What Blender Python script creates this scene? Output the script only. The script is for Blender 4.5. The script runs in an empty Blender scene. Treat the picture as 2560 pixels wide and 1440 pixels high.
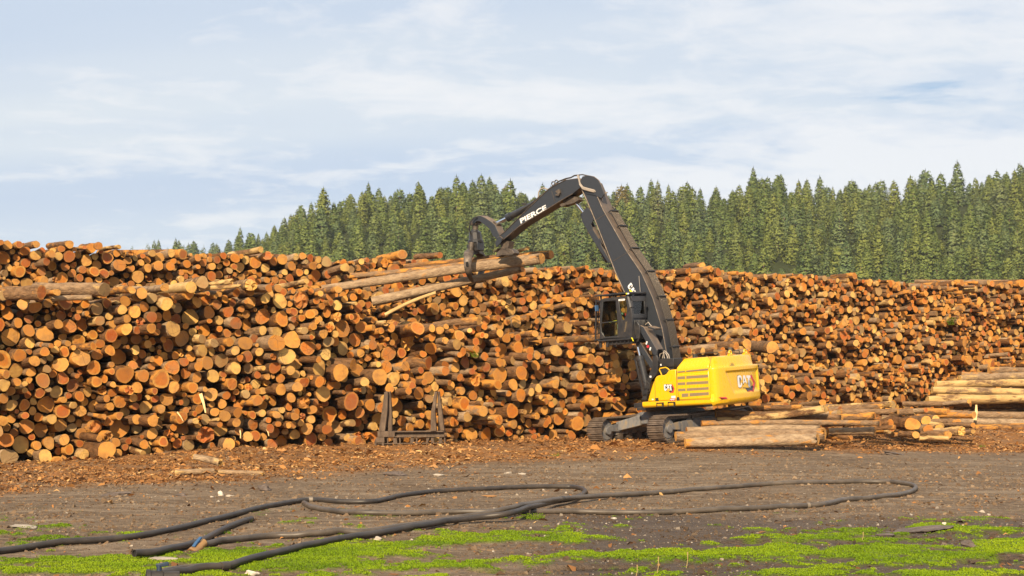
import bpy, bmesh, math, random
import numpy as np
from mathutils import Vector, Matrix

scene = bpy.context.scene
COL = scene.collection
random.seed(7)
RNG = np.random.default_rng(11)
rad = math.radians

# ------------------------------------------------------------------ camera
FPX = 2560 * 50 / 36
CAM_H = 2.65
PITCH = math.atan(210 / FPX)
cam_d = bpy.data.cameras.new('camera')
cam_d.lens = 50
cam_d.sensor_width = 36
cam_d.clip_start = 0.2
cam_d.clip_end = 6000
cam = bpy.data.objects.new('camera', cam_d)
cam.location = (0, 0, CAM_H)
cam.rotation_euler = (math.pi / 2 + PITCH, 0, 0)
COL.objects.link(cam)
scene.camera = cam

# ------------------------------------------------------------------ light
SUN_AZ = rad(-15)          # left of straight behind the camera
SUN_EL = rad(31)
to_sun = Vector((math.sin(SUN_AZ) * math.cos(SUN_EL), -math.cos(SUN_AZ) * math.cos(SUN_EL), math.sin(SUN_EL)))
sun_d = bpy.data.lights.new('sun', 'SUN')
sun_d.energy = 5.0
sun_d.angle = rad(0.5)
sun_d.color = (1.0, 0.79, 0.53)
sun = bpy.data.objects.new('sun', sun_d)
sun.rotation_euler = to_sun.to_track_quat('Z', 'Y').to_euler()
sun.location = (-20, -30, 40)
COL.objects.link(sun)

scene.view_settings.view_transform = 'Standard'
scene.view_settings.look = 'None'
scene.view_settings.exposure = 0.65
scene.view_settings.gamma = 1.0
scene.view_settings.use_curve_mapping = False
scene.render.engine = 'CYCLES'
scene.cycles.max_bounces = 6
scene.cycles.diffuse_bounces = 2
scene.cycles.transparent_max_bounces = 12

world = bpy.data.worlds.new('World')
scene.world = world
world.use_nodes = True
wt = world.node_tree
wt.nodes.clear()


def wn(t, **kw):
    n = wt.nodes.new(t)
    for k, v in kw.items():
        setattr(n, k, v)
    return n


def wl(a, b):
    wt.links.new(a, b)


def wmath(op, a, b=None, clamp=False):
    n = wn('ShaderNodeMath', operation=op)
    n.use_clamp = clamp
    for i, v in enumerate((a, b)):
        if v is None:
            continue
        if isinstance(v, (int, float)):
            n.inputs[i].default_value = v
        else:
            wl(v, n.inputs[i])
    return n.outputs[0]


w_out = wn('ShaderNodeOutputWorld')
w_bg = wn('ShaderNodeBackground')
w_bg.inputs['Strength'].default_value = 0.0645
wl(w_bg.outputs[0], w_out.inputs[0])
w_sky = wn('ShaderNodeTexSky', sky_type='NISHITA')
w_sky.sun_disc = False
w_sky.sun_elevation = SUN_EL
w_sky.sun_rotation = math.pi + SUN_AZ * -1.0
w_sky.air_density = 1.0
w_sky.dust_density = 0.6
w_sky.ozone_density = 1.5
w_tc = wn('ShaderNodeTexCoord')
w_sep = wn('ShaderNodeSeparateXYZ')
wl(w_tc.outputs['Generated'], w_sep.inputs[0])
zz = wmath('MAXIMUM', w_sep.outputs[2], 0.0)
den = wmath('ADD', zz, 0.16)
cx = wmath('DIVIDE', w_sep.outputs[0], den)
cy = wmath('DIVIDE', w_sep.outputs[1], den)
w_cmb = wn('ShaderNodeCombineXYZ')
wl(cx, w_cmb.inputs[0])
wl(cy, w_cmb.inputs[1])


def wnoise(scale, detail, rough, loc, sx=1.0, sy=1.0, dist=0.0):
    mp = wn('ShaderNodeMapping')
    mp.inputs['Location'].default_value = loc
    mp.inputs['Scale'].default_value = (sx, sy, 1)
    wl(w_cmb.outputs[0], mp.inputs[0])
    nz = wn('ShaderNodeTexNoise')
    nz.inputs['Scale'].default_value = scale
    nz.inputs['Detail'].default_value = detail
    nz.inputs['Roughness'].default_value = rough
    nz.inputs['Distortion'].default_value = dist
    wl(mp.outputs[0], nz.inputs[0])
    return nz.outputs['Fac']


def wramp(fac, stops):
    r = wn('ShaderNodeValToRGB')
    e = r.color_ramp.elements
    while len(e) < len(stops):
        e.new(0.5)
    for i, (p, c) in enumerate(stops):
        e[i].position = p
        e[i].color = (c[0], c[1], c[2], 1)
    wl(fac, r.inputs[0])
    return r.outputs[0]


def wmix(fac, a, b):
    m = wn('ShaderNodeMix', data_type='RGBA')
    for s, v in ((m.inputs[0], fac), (m.inputs[6], a), (m.inputs[7], b)):
        if isinstance(v, tuple):
            s.default_value = (v[0], v[1], v[2], 1)
        elif isinstance(v, (int, float)):
            s.default_value = v
        else:
            wl(v, s)
    return m.outputs[2]


n_big = wnoise(0.55, 6, 0.55, (3.1, 1.7, 0), 0.55, 1.0, 0.3)
n_puff = wnoise(2.1, 9, 0.60, (8.3, 4.1, 0), 0.75, 1.2, 0.5)
n_fine = wnoise(7.5, 8, 0.62, (2.3, 7.7, 0), 0.95, 1.15, 0.5)
n_thin = wnoise(0.9, 4, 0.5, (1.3, 9.2, 0), 0.35, 1.3, 0.2)
veil = wramp(n_thin, [(0.30, (5.7, 6.8, 8.6)), (0.50, (6.5, 7.45, 8.8)), (0.68, (7.9, 8.5, 9.1))])
lump = wmath('ADD', wmath('ADD', wmath('MULTIPLY', n_big, 0.36), wmath('MULTIPLY', n_puff, 0.40)), wmath('MULTIPLY', n_fine, 0.24))
lump2 = wmath('ADD', lump, wmath('MULTIPLY', w_sep.outputs[0], 0.22))
w_r1 = wramp(lump2, [(0.475, (0, 0, 0)), (0.525, (.6, .6, .6)), (0.58, (1, 1, 1))])
cloud = wmix(wmath('MULTIPLY', w_r1, 0.85), veil, (9.7, 9.7, 9.8))
# a pale band low over the horizon
low = wmath('SUBTRACT', 1.0, wmath('MULTIPLY', zz, 7.5), clamp=True)
cloud2 = wmix(wmath('MULTIPLY', low, 0.55), cloud, (8.1, 8.6, 9.1))
# small openings to the blue sky between the clouds
hole = wramp(wmath('ADD', wmath('MULTIPLY', n_puff, 0.6), wmath('MULTIPLY', n_big, 0.4)), [(0.335, (1, 1, 1)), (0.385, (0, 0, 0))])
bluesky = wmix(0.5, w_sky.outputs[0], (2.6, 5.0, 8.2))
final = wmix(wmath('MULTIPLY', hole, 0.75), cloud2, bluesky)
# a share of the clear sky glows through the thin cloud everywhere
final2 = wmix(0.12, final, w_sky.outputs[0])
wl(final2, w_bg.inputs['Color'])


# ------------------------------------------------------------------ pixel <-> place
def ray(px, py):
    u = (px - 1280) / FPX
    v = (720 - py) / FPX
    return np.array([u, math.cos(PITCH) - v * math.sin(PITCH), math.sin(PITCH) + v * math.cos(PITCH)])


CAMP = np.array([0, 0, CAM_H])


def at_depth(px, py, y):
    d = ray(px, py)
    return CAMP + d * (y / d[1])


def project(P):
    P = np.asarray(P, float) - CAMP
    x = P[..., 0]
    yc = P[..., 1] * math.cos(PITCH) + P[..., 2] * math.sin(PITCH)
    zc = -P[..., 1] * math.sin(PITCH) + P[..., 2] * math.cos(PITCH)
    return 1280 + FPX * x / yc, 720 - FPX * zc / yc


# ------------------------------------------------------------------ numpy noise
def _hash(ix, iy, seed):
    h = (ix.astype(np.int64) * 374761393 + iy.astype(np.int64) * 668265263 + seed * 1442695041) & 0xFFFFFFFF
    h = ((h ^ (h >> 13)) * 1274126177) & 0xFFFFFFFF
    return ((h ^ (h >> 16)) & 0xFFFF) / 65535.0


def vnoise(x, y, seed=0):
    x = np.asarray(x, float)
    y = np.asarray(y, float)
    ix = np.floor(x)
    iy = np.floor(y)
    fx = x - ix
    fy = y - iy
    fx = fx * fx * (3 - 2 * fx)
    fy = fy * fy * (3 - 2 * fy)
    a = _hash(ix, iy, seed)
    b = _hash(ix + 1, iy, seed)
    c = _hash(ix, iy + 1, seed)
    d = _hash(ix + 1, iy + 1, seed)
    return a + (b - a) * fx + (c - a) * fy + (a - b - c + d) * fx * fy


def fbm(x, y, seed=0, octv=4):
    s = 0
    amp = 0.5
    tot = 0
    for o in range(octv):
        s = s + amp * vnoise(x * 2 ** o, y * 2 ** o, seed + o * 17)
        tot += amp
        amp *= 0.5
    return s / tot


def sstep(a, b, x):
    t = np.clip((np.asarray(x, float) - a) / (b - a), 0, 1)
    return t * t * (3 - 2 * t)


# ------------------------------------------------------------------ the two walls of logs
ANG = rad(27.5)
WD = np.array([math.cos(ANG), math.sin(ANG)])        # along a wall
WNRM = np.array([math.sin(ANG), -math.cos(ANG)])     # out of the wall towards the yard
W1 = np.array([-14.8, 41.5])
W2 = np.array([-18.0, 50.3])


def wall_y(P, px):
    u = (px - 1280) / FPX
    s = (P[0] - u * P[1]) / (u * WD[1] - WD[0])
    return P[1] + s * WD[1], s


# ------------------------------------------------------------------ ground relief
MOSS_BLOBS = [  # centre and half size on the photograph's ground, weight
    (330, 1425, 420, 26, 1.0), (120, 1420, 200, 18, .6), (700, 1400, 260, 24, .9), (980, 1372, 230, 24, 1.0), (1200, 1345, 160, 16, .9),
    (1080, 1420, 420, 24, .55), (700, 1440, 420, 22, 1.0), (1330, 1294, 45, 9, 1.0), (600, 1302, 60, 14, .35), (480, 1330, 230, 22, .22),
    (230, 1375, 200, 14, .25), (1420, 1352, 130, 10, .55), (1500, 1325, 120, 12, .4), (1560, 1395, 230, 9, 1.0), (1800, 1385, 230, 9, 1.0), (1500, 1420, 260, 7, .6),
    (2000, 1352, 200, 12, 1.0), (2150, 1335, 130, 9, .9), (2420, 1320, 190, 14, 1.0), (2480, 1298, 120, 10, .6), (2250, 1352, 140, 8, .7),
    (2060, 1385, 280, 16, .9), (2330, 1385, 300, 22, 1.1), (2520, 1368, 160, 16, 1.1), (2150, 1415, 330, 18, .9), (2450, 1410, 160, 10, .8), (1950, 1436, 250, 12, .9),
    (2300, 1442, 300, 10, .8), (870, 1345, 90, 7, .4), (1900, 1330, 90, 6, .5), (2400, 1240, 90, 5, .3), (60, 1365, 120, 8, .3), (1000, 1335, 120, 10, .3)]
PUDDLES = [(1440, 1423, 190, 9), (1660, 1402, 90, 5), (2130, 1338, 60, 6), (2130, 1352, 45, 4), (2270, 1348, 90, 4), (2480, 1338, 80, 4), (2480, 1407, 90, 6), (2540, 1398, 50, 5), (1250, 1436, 110, 5), (1900, 1360, 120, 4)]


def px_of_ground(x, y):
    yc = y * math.cos(PITCH) - CAM_H * math.sin(PITCH)
    zc = -y * math.sin(PITCH) - CAM_H * math.cos(PITCH)
    return 1280 + FPX * x / yc, 720 - FPX * zc / yc


def blob_sum(x, y, blobs):
    px, py = px_of_ground(x, np.maximum(y, 9.0))
    s = np.zeros_like(px)
    for b in blobs:
        w = b[4] if len(b) > 4 else 1.0
        q = ((px - b[0]) / b[2]) ** 2 + ((py - b[1]) / b[3]) ** 2
        s = s + w * np.exp(-q * 1.1)
    return s


def moss_amount(x, y):
    x = np.asarray(x, float)
    y = np.asarray(y, float)
    b = np.minimum(blob_sum(x, y, MOSS_BLOBS), 1.15)
    n = fbm(x * 1.1, y * 1.6, 31, 4)
    n2 = fbm(x * 4.3, y * 5.1, 77, 3)
    near = sstep(28.5, 24, y)
    out = sstep(17.6, 15.5, y) * 0.55          # goes on patchily below the frame
    v = np.maximum(b, out) * near + (n - .5) * 2.3 + (n2 - .5) * 1.7
    return sstep(.53, .83, v) * near


def wet_amount(x, y):
    px, py = px_of_ground(np.asarray(x, float), np.maximum(np.asarray(y, float), 9.0))
    w = sstep(1150, 1500, px) * sstep(1268, 1312, py + (fbm(x * .5, y * .5, 5, 3) - .5) * 60)
    return w * sstep(33, 26, y)


def puddle_amount(x, y):
    p = blob_sum(x, y, PUDDLES)
    n = fbm(np.asarray(x) * 1.6, np.asarray(y) * 2.2, 91, 3)
    return sstep(.42, .62, p + (n - .5) * .9) * sstep(27, 25, y) * sstep(16, 17, y)


def wall_dist(x, y):
    """metres out from the front wall's foot (negative: under the logs)"""
    return (np.asarray(x) - W1[0]) * WNRM[0] + (np.asarray(y) - W1[1]) * WNRM[1]


def chip_amount(x, y):
    d = wall_dist(x, y)
    px, _ = px_of_ground(np.asarray(x, float), np.maximum(np.asarray(y, float), 9.0))
    reach = np.interp(px, [-200, 0, 300, 700, 1000, 1500, 1800, 2200, 2600], [12.0, 11.6, 12.0, 10.6, 10.0, 8.8, 8.4, 9.5, 12.0])
    n = (fbm(x * .35, y * .35, 3, 4) - .5) * 5.5
    return sstep(0.0, 4.2, reach - d + n)


def ground_z(x, y):
    x = np.asarray(x, float)
    y = np.asarray(y, float)
    d = wall_dist(x, y)
    along = (x - W1[0]) * WD[0] + (y - W1[1]) * WD[1]
    mound = .30 * sstep(7.5, 1.2, d) * sstep(0.5, 7.0, along)
    ex = .36 * np.exp(-(((x - 5.2) / 4.2) ** 2 + ((y - 47.4) / 3.4) ** 2) * .7)
    rise = .22 * sstep(8.5, 3.0, wall_dist(x, y)) * sstep(9, 15, x)
    n = (fbm(x * .45, y * .45, 8, 4) - .5) * .14 * sstep(8, 24, y)
    nf = (fbm(x * 2.3, y * 2.3, 12, 4) - .5) * (.05 + .13 * chip_amount(x, y) * sstep(14, 3, d))
    z = np.maximum(mound, ex) + rise + n * .6 + nf
    near = sstep(29, 25, y)
    z = z + near * (.03 + moss_amount(x, y) * .035 - wet_amount(x, y) * .01)
    z = np.maximum(z, -.012)
    z = z - near * puddle_amount(x, y) * .085
    fade = sstep(-60, -30, x) * sstep(75, 50, np.abs(x)) * sstep(95, 75, y)
    return z * fade


def on_ground(px, py, dz=0.0):
    d = ray(px, py)
    z = 0.0
    for _ in range(12):
        t = (z + dz - CAM_H) / d[2]
        p = CAMP + d * t
        z = float(ground_z(p[0], p[1]))
    return np.array([p[0], p[1], z + dz])


# ------------------------------------------------------------------ materials
def mat(name, col=(.5, .5, .5), rough=.6, metal=0.0, spec=.5):
    m = bpy.data.materials.new(name)
    m.use_nodes = True
    b = m.node_tree.nodes['Principled BSDF']
    b.inputs['Base Color'].default_value = (*col, 1)
    b.inputs['Roughness'].default_value = rough
    b.inputs['Metallic'].default_value = metal
    b.inputs['Specular IOR Level'].default_value = spec
    return m


class NT:
    """small helper to write node trees"""

    def __init__(self, m):
        self.t = m.node_tree
        self.b = self.t.nodes['Principled BSDF']

    def n(self, typ, **kw):
        x = self.t.nodes.new(typ)
        for k, v in kw.items():
            setattr(x, k, v)
        return x

    def put(self, sock, v):
        if isinstance(v, (int, float)):
            sock.default_value = v
        elif isinstance(v, tuple):
            sock.default_value = v if len(v) == len(sock.default_value) else (*v, 1)
        else:
            self.t.links.new(v, sock)

    def math(self, op, a, b=None, c=None, clamp=False):
        x = self.n('ShaderNodeMath', operation=op)
        x.use_clamp = clamp
        for i, v in enumerate((a, b, c)):
            if v is not None:
                self.put(x.inputs[i], v)
        return x.outputs[0]

    def attr(self, name, out='Fac'):
        return self.n('ShaderNodeAttribute', attribute_name=name).outputs[out]

    def sep(self, v):
        return self.n_sep(v).outputs

    def n_sep(self, v):
        s = self.n('ShaderNodeSeparateXYZ')
        self.put(s.inputs[0], v)
        return s

    def noise(self, vec, scale, detail=4, rough=.55, dist=0.0, out='Fac'):
        x = self.n('ShaderNodeTexNoise')
        if vec is not None:
            self.put(x.inputs['Vector'], vec)
        x.inputs['Scale'].default_value = scale
        x.inputs['Detail'].default_value = detail
        x.inputs['Roughness'].default_value = rough
        x.inputs['Distortion'].default_value = dist
        return x.outputs[out]

    def mapping(self, vec, scale=(1, 1, 1), loc=(0, 0, 0)):
        x = self.n('ShaderNodeMapping')
        self.put(x.inputs[0], vec)
        x.inputs['Scale'].default_value = scale
        x.inputs['Location'].default_value = loc
        return x.outputs[0]

    def ramp(self, fac, stops, interp='LINEAR'):
        r = self.n('ShaderNodeValToRGB')
        r.color_ramp.interpolation = interp
        e = r.color_ramp.elements
        while len(e) < len(stops):
            e.new(.5)
        for i, (p, c) in enumerate(stops):
            e[i].position = p
            if isinstance(c, (int, float)):
                c = (c, c, c)
            e[i].color = (*c, 1)
        self.put(r.inputs[0], fac)
        return r.outputs[0]

    def mix(self, fac, a, b, blend='MIX'):
        x = self.n('ShaderNodeMix', data_type='RGBA', blend_type=blend)
        self.put(x.inputs[0], fac)
        self.put(x.inputs[6], a)
        self.put(x.inputs[7], b)
        return x.outputs[2]

    def color(self, v):
        self.put(self.b.inputs['Base Color'], v)

    def rough(self, v):
        self.put(self.b.inputs['Roughness'], v)

    def bump(self, h, strength=.5, dist=.02):
        x = self.n('ShaderNodeBump')
        x.inputs['Strength'].default_value = strength
        x.inputs['Distance'].default_value = dist
        self.put(x.inputs['Height'], h)
        self.t.links.new(x.outputs[0], self.b.inputs['Normal'])

    def obj(self):
        return self.n('ShaderNodeTexCoord').outputs['Object']

    def pos(self):
        return self.n('ShaderNodeNewGeometry').outputs['Position']


# --- cut wood (the sawn end of a log)
FACE_STOPS = [(0.0, (.56, .195, .022)), (.16, (.50, .150, .016)), (.28, (.43, .098, .012)), (.37, (.33, .068, .011)), (.42, (.66, .325, .070)), (.60, (.53, .215, .030)),
              (.76, (.70, .44, .125)), (.91, (.36, .25, .105)), (.965, (.24, .16, .07))]
FACE_NAMES = [(0.0, 'orange'), (.28, 'red-orange'), (.42, 'tan'), (.76, 'pale yellow'), (.91, 'grey weathered')]


def face_name(v):
    r = FACE_NAMES[0][1]
    for p, n_ in FACE_NAMES:
        if v >= p:
            r = n_
    return r


M_CUT = mat('cut_wood', rough=.75, spec=.25)
q = NT(M_CUT)
rnd = q.sep(q.attr('rnd', 'Vector'))
lc = q.attr('lc', 'Vector')
rd = q.attr('rad')
base = q.ramp(rnd[2], FACE_STOPS, 'CONSTANT')
sapc = q.mix(rnd[1], (.62, .31, .050), (.68, .40, .090))
sapw = q.math('ADD', q.math('MULTIPLY', rnd[0], .22), .66)
nz = q.noise(lc, 7.0, 4, .6)
edge = q.math('ADD', rd, q.math('MULTIPLY', q.math('SUBTRACT', nz, .5), .22))
sap = q.math('MULTIPLY', q.math('MULTIPLY', q.math('SUBTRACT', edge, sapw), 6.5, clamp=True), q.math('MULTIPLY', q.math('LESS_THAN', rnd[2], .91), q.math('ADD', .25, q.math('MULTIPLY', rnd[1], .55))))
c1 = q.mix(sap, base, sapc)
ring = q.math('SINE', q.math('MULTIPLY', edge, q.math('ADD', q.math('MULTIPLY', rnd[1], 50), 45)))
c2 = q.mix(q.math('MULTIPLY', q.math('ADD', ring, 1.0), .07), c1, (.20, .085, .02))
blot = q.ramp(q.noise(lc, 3.4, 5, .65), [(.38, 0.0), (.68, 1.0)])
c3 = q.mix(q.math('MULTIPLY', blot, .55), c2, q.mix(rnd[0], (.42, .14, .03), (.34, .22, .11)))
saw = q.noise(q.mapping(lc, (30, 3, 3)), 3.0, 3, .6)
c4 = q.mix(q.math('MULTIPLY', q.ramp(saw, [(.5, 0.0), (.75, 1.0)]), .22), c3, (.64, .40, .15))
vor = q.n('ShaderNodeTexVoronoi', feature='DISTANCE_TO_EDGE')
q.put(vor.inputs['Vector'], q.mapping(lc, (1, 1, 1)))
vor.inputs['Scale'].default_value = 2.0
crk = q.math('MULTIPLY', q.math('LESS_THAN', vor.outputs['Distance'], .010), q.math('GREATER_THAN', rnd[0], .82))
c5 = q.mix(q.math('MULTIPLY', crk, .6), c4, (.09, .04, .015))
vv = q.math('FRACT', q.math('MULTIPLY', rnd[0], 7.31))
c5 = q.mix(q.math('MULTIPLY', q.math('MULTIPLY', vv, vv), .48), c5, q.mix(rnd[1], (.17, .06, .016), (.19, .12, .06)))
dirtm = q.ramp(q.noise(lc, 1.7, 5, .7), [(.50, 0.0), (.66, 1.0)])
c5 = q.mix(q.math('MULTIPLY', dirtm, .32), c5, (.15, .075, .03))
q.color(c5)
q.bump(q.math('ADD', saw, q.math('MULTIPLY', ring, .15)), .35, .012)

# --- bark, partly knocked off
M_BARK = mat('bark', rough=.9, spec=.15)
q = NT(M_BARK)
rnd = q.sep(q.attr('rnd', 'Vector'))
lc = q.attr('lc', 'Vector')
endd = q.attr('endd')
n1 = q.noise(q.mapping(lc, (1, 1, .35)), 9, 6, .65)
n2 = q.noise(q.mapping(lc, (1, 1, .5)), 26, 4, .7)
pl = q.math('POWER', rnd[0], 3.0)
bark_d = q.mix(pl, (.060, .028, .012), (.20, .135, .085))
bark_l = q.mix(pl, (.19, .090, .034), (.43, .315, .195))
bk = q.mix(q.ramp(n1, [(.34, 0.0), (.66, 1.0)]), bark_d, bark_l)
bk2 = q.mix(q.math('MULTIPLY', q.ramp(n2, [(.52, 0.0), (.72, 1.0)]), .5), bk, q.mix(pl, (.25, .17, .105), (.46, .355, .24)))
inn = q.noise(q.mapping(lc, (1, 1, .22)), 8, 6, .7)
inner = q.mix(q.math('GREATER_THAN', rnd[2], .76), q.mix(inn, (.38, .125, .020), (.52, .28, .065)), q.mix(q.ramp(inn, [(.35, 0.0), (.65, 1.0)]), (.36, .22, .085), (.54, .375, .165)))
n3 = q.noise(q.mapping(lc, (1, 1, .45), (3, 5, 0)), 3.6, 5, .62)
thr = q.math('SUBTRACT', .78, q.math('MULTIPLY', rnd[1], .34))
thr2 = q.math('SUBTRACT', thr, q.math('MULTIPLY', q.math('SUBTRACT', 1.0, q.math('DIVIDE', endd, .55), clamp=True), .13))
n4 = q.noise(lc, 30, 3, .6)
peel = q.math('MULTIPLY', q.math('SUBTRACT', q.math('ADD', n3, q.math('MULTIPLY', q.math('SUBTRACT', n4, .5), .14)), thr2), 9, clamp=True)
q.color(q.mix(peel, bk2, inner))
fur = q.n('ShaderNodeTexVoronoi', feature='DISTANCE_TO_EDGE')
q.put(fur.inputs['Vector'], q.mapping(lc, (1, 1, .28)))
fur.inputs['Scale'].default_value = 22
hgt = q.math('MULTIPLY', q.math('ADD', n1, q.math('MULTIPLY', fur.outputs['Distance'], 1.2)), q.math('SUBTRACT', 1.0, q.math('MULTIPLY', peel, .8)))
q.bump(hgt, .8, .035)

# --- ground
M_GROUND = mat('yard_dirt', rough=.95, spec=.2)
q = NT(M_GROUND)
P = q.pos()
chips = q.attr('chips')
moss = q.attr('moss')
wet = q.attr('wet')
big = q.noise(P, .35, 5, .6)
fine = q.noise(P, 5.5, 6, .68)
grit = q.noise(P, 38, 3, .6)
rt = q.n('ShaderNodeMapping')
q.put(rt.inputs[0], P)
rt.inputs['Rotation'].default_value = (0, 0, rad(-12))
rt.inputs['Scale'].default_value = (.22, 1.1, 1)
tracks = q.noise(rt.outputs[0], 1.2, 6, .62, 1.6)
dirt = q.ramp(fine, [(.32, (.070, .044, .026)), (.50, (.155, .108, .068)), (.70, (.26, .19, .125))])
dirt = q.mix(q.math('MULTIPLY', q.ramp(big, [(.4, 0.0), (.7, 1.0)]), .45), dirt, (.27, .205, .14))
dirt = q.mix(q.math('MULTIPLY', q.ramp(tracks, [(.50, 0.0), (.62, 1.0)]), .6), dirt, (.34, .26, .18))
dirt = q.mix(q.math('MULTIPLY', q.ramp(grit, [(.62, 0.0), (.72, 1.0)]), .5), dirt, (.36, .32, .27))
dirt = q.mix(q.math('MULTIPLY', wet, .75), dirt, q.mix(fine, (.035, .024, .017), (.105, .074, .053)))
chipc = q.ramp(q.noise(q.mapping(P, (1, 1.6, 1)), 7, 6, .7), [(.28, (.09, .042, .019)), (.48, (.27, .120, .036)), (.62, (.38, .180, .055)), (.78, (.48, .28, .12))])
chipm = q.math('MULTIPLY', chips, q.ramp(q.noise(P, 1.1, 5, .65), [(.30, .25), (.58, 1.0)]))
g1 = q.mix(chipm, dirt, chipc)
mossc = q.ramp(q.noise(P, 9, 4, .6), [(.3, (.06, .10, .008)), (.7, (.17, .24, .014))])
g2 = q.mix(q.math('MULTIPLY', moss, .9), g1, mossc)
q.color(g2)
q.rough(q.math('SUBTRACT', .95, q.math('MULTIPLY', wet, .30)))
q.bump(q.math('ADD', fine, q.math('MULTIPLY', grit, .5)), 1.0, .10)

# --- small stuff on the ground
M_CHIP = mat('bark_chip', rough=.9, spec=.15)
q = NT(M_CHIP)
tone = q.attr('tone')
q.color(q.ramp(tone, [(0, (.075, .038, .018)), (.25, (.18, .085, .034)), (.5, (.34, .152, .045)), (.75, (.42, .22, .082)), (1, (.60, .40, .17))]))
M_MOSS = mat('moss', rough=.8, spec=.2)
q = NT(M_MOSS)
q.color(q.ramp(q.attr('tone'), [(0, (.075, .14, .004)), (.5, (.150, .235, .004)), (1, (.23, .30, .007))]))
q.b.inputs['Subsurface Weight'].default_value = 0.0
M_STONE = mat('stone', rough=.85, spec=.3)
q = NT(M_STONE)
q.color(q.mix(q.noise(q.obj(), 9, 5, .65), q.ramp(q.attr('tone'), [(0, (.10, .075, .055)), (.6, (.24, .19, .14)), (1, (.60, .53, .43))]), q.ramp(q.attr('tone'), [(0, (.15, .12, .09)), (1, (.70, .63, .53))])))
q.bump(q.noise(q.obj(), 14, 5, .65), .6, .02)
M_WATER = mat('water', (.02, .02, .022), .06, 0, .6)

# --- trees
def leaf_material(name, by_object):
    m = mat(name, rough=.75, spec=.18)
    k = NT(m)
    oi = k.n('ShaderNodeObjectInfo')
    if by_object:
        tint = k.sep(oi.outputs['Color'])[0]
    else:
        tint = k.attr('tint')
    tone_ = k.attr('tone')
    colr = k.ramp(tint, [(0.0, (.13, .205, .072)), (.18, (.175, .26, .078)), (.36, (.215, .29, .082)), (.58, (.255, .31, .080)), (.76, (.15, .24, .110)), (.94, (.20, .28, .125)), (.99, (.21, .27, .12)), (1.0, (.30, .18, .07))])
    colr = k.mix(k.math('MULTIPLY', tone_, .55), colr, k.mix(.5, colr, (.30, .28, .06)))
    colr = k.mix(k.math('MULTIPLY', k.math('SUBTRACT', .5, tone_, clamp=True), .9), colr, (.028, .05, .018))
    k.color(colr)
    # some light comes through the sprays
    tr = k.n('ShaderNodeBsdfTranslucent')
    k.put(tr.inputs[0], colr)
    ms = k.n('ShaderNodeMixShader')
    ms.inputs[0].default_value = .28
    k.t.links.new(k.b.outputs[0], ms.inputs[1])
    k.t.links.new(tr.outputs[0], ms.inputs[2])
    k.t.links.new(ms.outputs[0], k.t.nodes['Material Output'].inputs[0])
    return m


M_LEAF = leaf_material('needles', True)
M_LEAF_FAR = leaf_material('needles_of_the_wood', False)
M_TRUNK = mat('tree_bark', rough=.9, spec=.1)
q = NT(M_TRUNK)
q.color(q.mix(q.noise(q.mapping(q.obj(), (3, 3, .6)), 4, 4, .6), (.14, .09, .06), (.36, .27, .20)))
M_HILL = mat('forest_floor', rough=1, spec=0.05)
q = NT(M_HILL)
q.color(q.mix(q.noise(q.pos(), .25, 5, .65), (.018, .026, .011), (.05, .058, .02)))

# --- machine
M_YEL = mat('yellow_paint', (.80, .47, .006), .34, 0, .5)
q = NT(M_YEL)
ny = q.noise(q.obj(), 1.3, 5, .6)
dust = q.ramp(q.math('SUBTRACT', q.noise(q.mapping(q.obj(), (1.5, 1.5, .6)), 9, 7, .75), q.math('MULTIPLY', q.math('SUBTRACT', q.sep(q.obj())[2], 1.35), .10)), [(.42, 0.0), (.75, 1.0)])
q.color(q.mix(q.math('MULTIPLY', dust, .20), q.mix(ny, (.70, .40, .002), (.75, .44, .003)), (.46, .30, .09)))
q.rough(q.math('ADD', .26, q.math('MULTIPLY', dust, .3)))
q.b.inputs['Coat Weight'].default_value = .25
q.b.inputs['Coat Roughness'].default_value = .12
M_DARK = mat('charcoal_paint', (.04, .045, .052), .42, 0, .45)
q = NT(M_DARK)
nn = q.n('ShaderNodeNewGeometry').outputs['Normal']
dst = q.math('MULTIPLY', q.math('SUBTRACT', q.sep(nn)[2], .12, clamp=True), 1.5, clamp=True)
dn = q.ramp(q.noise(q.obj(), 3.5, 6, .7), [(.3, .35), (.65, 1.0)])
scr = q.ramp(q.noise(q.mapping(q.obj(), (2, 2, 6)), 6, 5, .7), [(.62, 0.0), (.74, 1.0)])
cc = q.mix(q.math('MULTIPLY', scr, .14), (.028, .033, .043), (.13, .10, .075))
q.color(q.mix(q.math('MULTIPLY', dst, dn), cc, (.235, .165, .105)))
q.rough(q.math('ADD', .40, q.math('MULTIPLY', q.math('MULTIPLY', dst, dn), .45)))
M_CAB = mat('black_paint', (.018, .019, .023), .36, 0, .5)
q = NT(M_CAB)
q.color(q.mix(q.ramp(q.noise(q.obj(), 4, 6, .7), [(.4, 0.0), (.8, .6)]), (.018, .020, .025), (.085, .072, .06)))
M_WORN = mat('worn_steel', rough=.55, metal=.35)
q = NT(M_WORN)
q.color(q.ramp(q.noise(q.obj(), 5, 6, .7), [(.3, (.05, .042, .036)), (.55, (.12, .095, .075)), (.75, (.24, .19, .15))]))
M_TRACK = mat('track_steel', rough=.5, metal=.3)
q = NT(M_TRACK)
q.color(q.ramp(q.noise(q.obj(), 4, 6, .7), [(.3, (.075, .055, .042)), (.55, (.165, .128, .10)), (.75, (.28, .205, .145))]))
M_FRAME = mat('muddy_grey_frame', rough=.6)
q = NT(M_FRAME)
q.color(q.ramp(q.noise(q.mapping(q.obj(), (1, 1, .4)), 4, 6, .7), [(.32, (.06, .065, .075)), (.5, (.15, .15, .155)), (.62, (.22, .17, .11)), (.8, (.30, .235, .155))]))
M_CHROME = mat('chrome', (.75, .77, .8), .12, 1.0)
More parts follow.
